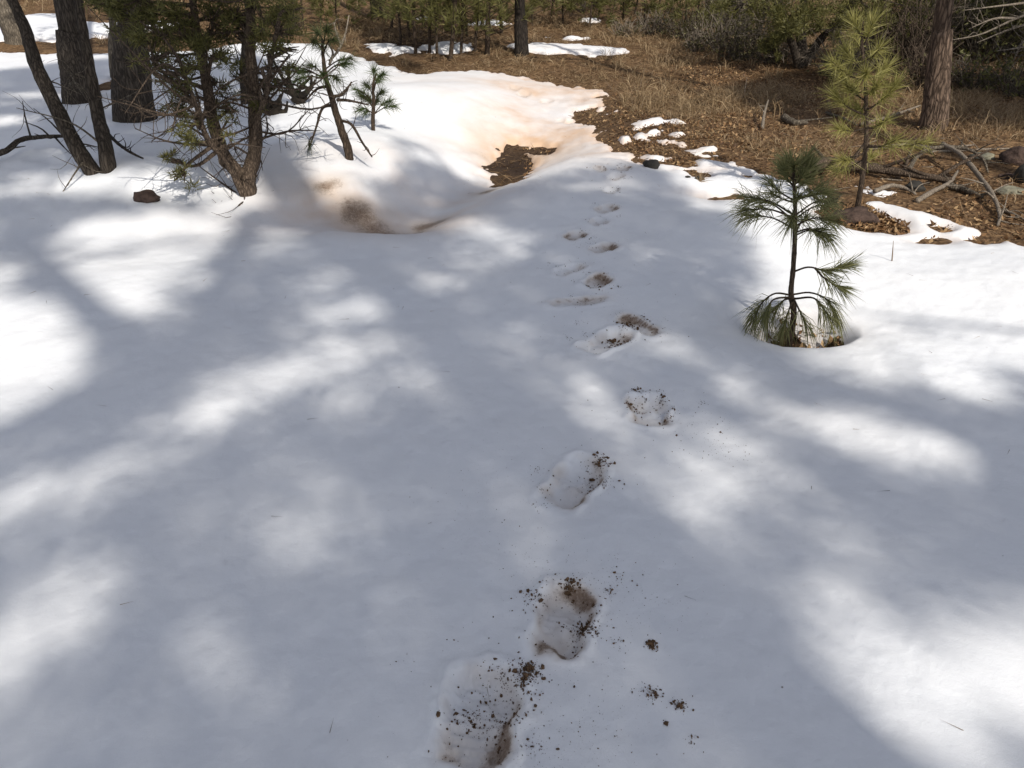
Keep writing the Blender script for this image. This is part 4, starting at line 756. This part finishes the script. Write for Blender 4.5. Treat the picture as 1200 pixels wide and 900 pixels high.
# ------------------------------------------------------------------ the pines behind the viewer, their crowns shaped to dapple the snow
def sun_T(x, y):
    """share of the sun that reaches the ground at (x, y); the crowns are shaped to fit it"""
    U, V = project(x, y, S(x, y)+relief(x, y)+.06); T = np.ones(x.shape)
    def inpoly(P):
        P = np.array(P, float); return psd(P, U, V)
    sh = inpoly([(-900, 236), (-100, 233), (60, 231), (180, 236), (262, 243), (312, 262), (352, 275), (398, 240), (470, 196), (500, 186), (560, 214), (600, 222), (640, 203), (740, 190), (790, 203), (850, 240), (890, 330), (960, 430), (1300, 450), (2400, 600), (2400, 3000), (-2400, 3000), (-2400, 400)])
    T = np.minimum(T, 1-0.975*sst(-9, 9, sh))
    for P, k in (([(-300, 66), (120, 64), (300, 66), (345, 85), (330, 125), (290, 165), (280, 200), (200, 208), (140, 204), (60, 211), (-300, 214)], .05), ([(318, 170), (350, 168), (352, 245), (325, 262), (305, 255), (330, 215)], .35), ([(455, 170), (490, 165), (520, 172), (512, 180), (470, 180)], .25),
                 ([(345, 183), (440, 178), (450, 186), (400, 195), (350, 192)], .45), ([(1112, 82), (1400, 70), (1400, 150), (1180, 146), (1140, 140), (1110, 130)], .02), ([(850, 98), (900, 86), (960, 74), (995, 80), (1000, 120), (985, 138), (920, 132), (870, 114)], .02), ([(1060, -60), (1400, -80), (1400, 72), (1120, 74), (1060, 60)], .1), ([(420, 56), (500, 66), (500, 82), (470, 78), (430, 68)], .3)):
        T = np.minimum(T, 1-(1-k)*sst(-5, 5, inpoly(P)))
    T = np.minimum(T, 1-.75*sst(-6, 6, inpoly([(-300, 200), (285, 200), (275, 245), (-300, 242)]))*np.clip(.55+1.6*fbm(x, y*2.5, .9, 420, 3), 0, 1))
    L = np.zeros(x.shape)
    for u, v, ru, rv, rot, k, soft in ((175, 270, 98, 19, -4, .85, .3), (148, 345, 62, 36, 10, .95, .3), (155, 308, 85, 26, 0, .85, .35), (90, 300, 45, 25, 0, .5, .6), (225, 305, 50, 30, -20, .55, .6), (5, 415, 98, 64, -10, 1.0, .18), (30, 455, 75, 30, -38, 1.0, .25), (-5, 335, 30, 26, 0, .75, .5), (-120, 330, 90, 100, 0, .7, .5),
            (90, 553, 135, 22, -14, .74, .45), (25, 604, 105, 19, -20, .82, .45), (205, 512, 105, 18, -20, .74, .45), (330, 440, 125, 19, -18, .68, .5), (430, 362, 100, 17, -16, .62, .5), (270, 470, 90, 20, -20, .4, .6), (350, 470, 80, 20, -10, .25, .7), (500, 418, 70, 26, -12, .2, .7), (555, 385, 60, 20, 0, .2, .7),
            (65, 715, 95, 44, -42, .78, .5), (20, 780, 60, 50, -40, .6, .6), (150, 690, 70, 40, -30, .3, .6), (340, 590, 80, 40, -10, .16, .7), (200, 780, 70, 60, 0, .13, .7), (330, 640, 60, 50, 0, .1, .7), (420, 470, 90, 18, -12, .3, .6), (565, 272, 60, 15, 4, .5, .6), (600, 300, 70, 12, 2, .35, .6), (560, 312, 40, 8, 0, .3, .6), (325, 288, 38, 14, -8, .5, .6), (240, 330, 30, 16, -20, .3, .6), (380, 330, 60, 10, -20, .35, .6),
            (1120, 350, 200, 80, 8, 1.0, .3), (1050, 262, 160, 30, 5, 1.0, .3), (1010, 420, 70, 34, 20, .9, .4), (1090, 440, 120, 26, 14, .85, .4), (960, 395, 45, 30, 10, .8, .4), (1060, 520, 85, 30, 12, .68, .55), (955, 490, 60, 22, 8, .5, .6), (1160, 500, 40, 20, 20, .3, .6),
            (860, 545, 90, 40, 12, .42, .6), (800, 580, 50, 36, 30, .4, .5), (835, 620, 26, 40, -20, .3, .5), (920, 600, 60, 30, 0, .2, .6), (1070, 790, 150, 72, -5, .85, .4), (1180, 790, 120, 85, 0, .9, .4), (960, 690, 56, 36, 38, .5, .5), (990, 760, 50, 60, 10, .5, .5), (1110, 870, 120, 50, 0, .6, .5), (1010, 640, 40, 24, 20, .25, .6),
            (735, 211, 24, 7, 0, .55, .5), (680, 219, 44, 7, 0, .4, .6), (900, 232, 60, 24, 0, .95, .4), (845, 228, 40, 12, 0, .75, .5), (820, 246, 34, 5, 0, .5, .6), (765, 412, 48, 18, 0, .3, .6), (690, 470, 46, 40, 0, .26, .7), (880, 345, 18, 18, 0, .45, .6), (850, 330, 20, 10, 0, .25, .6), (735, 525, 50, 24, 0, .2, .7), (660, 640, 50, 30, 0, .1, .7), (800, 700, 50, 40, 0, .12, .7), (860, 460, 50, 20, 0, .3, .7), (700, 420, 80, 20, 0, .15, .7),
            (40, 111, 60, 3, -2, .7, .4), (15, 141, 50, 6, -8, .8, .4), (115, 126, 36, 2, 0, .55, .4), (225, 128, 45, 3, 0, .6, .4), (235, 76, 60, 3, 0, .6, .4), (330, 92, 26, 5, 0, .7, .4), (250, 100, 26, 2.5, 0, .6, .4), (300, 110, 30, 4, 0, .6, .4), (175, 158, 30, 2, 0, .3, .5), (292, 184, 12, 8, 0, .5, .5), (1170, 70, 60, 8, 0, .7, .5)):
        L = np.maximum(L, k*im_ell(u, v, ru, rv, rot, U, V, soft))
    dk = np.ones(x.shape)
    for u, v, ru, rv, rot, k in ((55, 548, 70, 4.5, -14, .55), (0, 625, 60, 4, -20, .5), (170, 292, 95, 4, -6, .15), (215, 528, 40, 4, -16, .5), (1110, 490, 100, 16, 22, .75), (1070, 370, 60, 14, 10, .12), (20, 462, 60, 5, -22, .25), (930, 470, 50, 10, 0, .3)):
        dk *= 1-k*im_ell(u, v, ru, rv, rot, U, V, .4)
    T = np.maximum(T, np.clip(L*(.88+.5*L), 0, 1))*dk
    off = (U < -60) | (U > 1260) | (V > 960)
    return np.where(off, np.clip(.35+.9*fbm(x, y, .9, 400, 3), .05, 1), T)
K = 1/math.tan(SUN_EL)
TREES = []                                   # (x, y, height, crown centre height, crown radii, fork, label)
TREES.append((4.38, -6.5, 17.0, 11.5, (4.9, 4.9, 5.4), 'tall wide-crowned pine whose crown throws the broad shade over the footprint trail'))
TREES.append((-1.0, -7.6, 15.5, 11.0, (3.8, 3.8, 5.0), 'tall straight pine shading the snow left of the footprint trail'))
TREES.append((8.9, -4.4, 15.0, 10.3, (4.4, 4.4, 5.0), 'tall bushy pine shading the snow right of the footprint trail'))
TREES.append((10.8, -1.2, 14.0, 9.0, (3.6, 3.6, 5.0), 'broad pine whose crown darkens the ground beyond the reddish trunk'))
TREES.append((-5.8, -3.4, 14.0, 9.2, (3.8, 3.8, 5.0), 'wide pine whose crown darkens the snow around the big trunks'))
TREES.append((3.2, -11.0, 18.0, 13.8, (3.8, 3.8, 4.4), 'tallest straight pine rising behind the wide-crowned pine'))
rs = np.random.default_rng(1234)
x0, x1, y0, y1 = -11.0, 11.0, 0.0, 16.0; nb = 5.0/0.0066                     # tufts per square metre of beam at optical depth 5
n = int((x1-x0)*(y1-y0)*math.sin(SUN_EL)*nb); x = x0+(x1-x0)*rs.random(n); y = y0+(y1-y0)*rs.random(n)
tau = np.clip(-np.log(np.clip(sun_T(x, y), .02, 1)), 0, 5); tau = np.where(tau < .02, 0, tau); k = rs.random(n)*5.0 < tau; x = x[k]; y = y[k]
O = np.stack([x, y, S(x, y)+relief(x, y)+.06], -1); iv = []
for (tx, ty, H, cz, R, lab) in TREES:
    q0 = (O-[tx, ty, cz])/np.array(R); dd = SUN/np.array(R); A = dd@dd; B = q0@dd; C = (q0**2).sum(1)-1; disc = B*B-A*C; hit = disc > 0; sq = np.sqrt(np.where(hit, disc, 0)); iv.append((hit, (-B-sq)/A, (-B+sq)/A))
H_ = np.stack([i_[0] for i_ in iv], 1); Wt = np.where(H_, np.stack([i_[2]-i_[1] for i_ in iv], 1), 0); tot = Wt.sum(1); ok = tot > 0
print('shade tufts', len(x), 'without a crown', int((~ok).sum()), 'of', n)
cum = np.cumsum(Wt, 1)/np.maximum(tot, 1e-9)[:, None]; ch = (rs.random((len(x), 1)) > cum).sum(1).clip(0, len(TREES)-1)
for ti, (tx, ty, H, cz, R, lab) in enumerate(TREES):
    b0 = np.array([tx, ty, surf1(tx, ty)]); t = thing('pine_tree', lab, 'pine', b0); r0 = .19
    sel = ok & (ch == ti); s0 = iv[ti][1][sel]; s1 = iv[ti][2][sel]; ss = s0+(s1-s0)*rs.random(len(s0)); P = O[sel]+SUN*ss[:, None]
    if True:
        top = b0+[.1, .1, H]; part_tube('trunk', [b0-[0, 0, .3], b0*.5+top*.5+[.1, 0, 0], top], [.22, .15, .03], M['bark_red'], t, 14, 24)
    if ti == 0:                                                        # bare limbs that streak the snow with shadow
        def back(u, v, z): g2 = GR(u, v); return np.array([g2[0], g2[1], .08])+SUN*((z-.08)/SUN[2])
        for pts, rl in (([back(205, 440, 9.8), back(130, 385, 9.9), back(60, 320, 10.1), back(10, 262, 10.4)], .10), ([back(205, 440, 9.8), back(120, 470, 9.6), back(0, 505, 9.4), back(-80, 530, 9.2)], .07), ([np.array([tx, ty, 12.6]), back(345, 243, 11.9), back(300, 252, 11.4), back(283, 290, 10.9), back(245, 370, 10.3), back(205, 440, 9.8)], .105),
                        ([back(235, 505, 9.2), back(100, 533, 9.2), back(0, 563, 9.1), back(-60, 580, 9.1)], .028), ([back(100, 533, 9.2), back(40, 612, 9.0), back(-20, 634, 9.0)], .02), ([back(160, 300, 10.3), back(120, 302, 10.4), back(60, 296, 10.4)], .02), ([back(60, 320, 10.1), back(130, 296, 10.5), back(250, 282, 11)], .018)):
            part_tube('limb', pts, [rl*1.1, rl, rl*.8, rl*.5], M['bark_red'], t, 8, 24)
    if ti == 2:
        def back2(u, v, z): g2 = GR(u, v); return np.array([g2[0], g2[1], .08])+SUN*((z-.08)/SUN[2])
        for pts, rl in (([b0*.4+top*.6, back2(1230, 545, 8.6), back2(1150, 515, 8.5), back2(1040, 470, 8.5), back2(960, 445, 8.6)], .06), ([back2(1150, 515, 8.5), back2(1090, 480, 8.8), back2(1060, 400, 9)], .025), ([back2(1230, 390, 9), back2(1100, 372, 9), back2(1020, 360, 9)], .02)):
            part_tube('limb', pts, [rl*1.1, rl, rl*.8, rl*.4], M['bark_red'], t, 8, 24)
    # limbs run to the thickest parts of the foliage
    if len(P) > 50:
        cen = P[rs.integers(0, len(P), 26)]
        for c in cen:
            zb = max(b0[2]+4.0, c[2]-.35*np.hypot(c[0]-tx, c[1]-ty)); zb = min(zb, H*.93)
            p0 = np.array([tx, ty, zb])
            m_ = (p0+c)/2-[0, 0, .15]; gq = np.linspace(0, 1, 30)[:, None]; ln_ = p0*(1-gq)+c*gq; gx = ln_[:, 0]-SUN_H[0]*K*ln_[:, 2]; gy = ln_[:, 1]-SUN_H[1]*K*ln_[:, 2]
            if (sun_T(gx, gy) > .4).any(): continue                                    # no limb where its shadow would cross a lit patch
            part_tube('limb', [p0, m_, c], [.05, .035, .012], M['bark_red'], t, 6, 10)
        mb = MB(); D = unit(P-np.array([tx, ty, cz-2])); Pj = np.repeat(P, 10, 0)+rs.normal(size=(len(P)*10, 3))*.045; needles(mb, Pj, np.repeat(D, 10, 0), 1, .12, .032, .75, .05, 1, rs); mb.build('crown', M['needle'], t, False)

# ------------------------------------------------------------------ the forest that closes the view beyond the slope
rf = np.random.default_rng(888); protos = []
for i in range(2):
    yb = 30.0+5*i; xb = -2.0+6*i; b0 = np.array([xb, yb, float(S(xb, yb))]); r_ = np.random.default_rng(900+i)
    t = thing('pine_tree', 'tall dark pine in the closed forest beyond the brown slope', 'pine', b0, 'pines of the far forest'); Hh = 9.0+i*2
    top = b0+[.2, .1, Hh]; part_tube('trunk', [b0-[0, 0, .2], b0*.5+top*.5, top], [.2, .14, .03], M['bark_dark'], t, 9, 14); mbb = MB(); mbc = MB()
    for k in range(60):
        f = .06+.92*(k+r_.random())/60; p0 = b0*(1-f)+top*f; a = k*2.399; l = 2.2*(1.12-f)*(.6+.6*r_.random()); dd = np.array([math.cos(a), math.sin(a), .12]); p2 = p0+dd*l
        tube(mbb, [p0, p0+dd*l*.5-[0, 0, .08], p2], [.035, .022, .008], 4, 5)
        P = p0+dd*l*(.3+.75*r_.random((9, 1)))+r_.normal(size=(9, 3))*.16; needles(mbc, P, np.repeat((dd+[0, 0, .4])[None], 9, 0), 16, .3, .035, .8, .05, 1, r_)
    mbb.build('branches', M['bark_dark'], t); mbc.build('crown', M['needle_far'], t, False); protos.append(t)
for i in range(46):
    src = protos[i % 2]; ang = math.radians(-62+124*(i+rf.random())/46); d = 25+16*rf.random(); xb = d*math.sin(ang)*1.1; yb = d*math.cos(ang)*1.15
    c = src.copy(); COL.objects.link(c); c.location = (xb, yb, float(S(xb, yb))); c.rotation_euler = (0, 0, rf.random()*6.28); sc_ = .75+.5*rf.random(); c.scale = (sc_, sc_, sc_)
    for ch in src.children:
        q_ = ch.copy(); COL.objects.link(q_); q_.parent = c
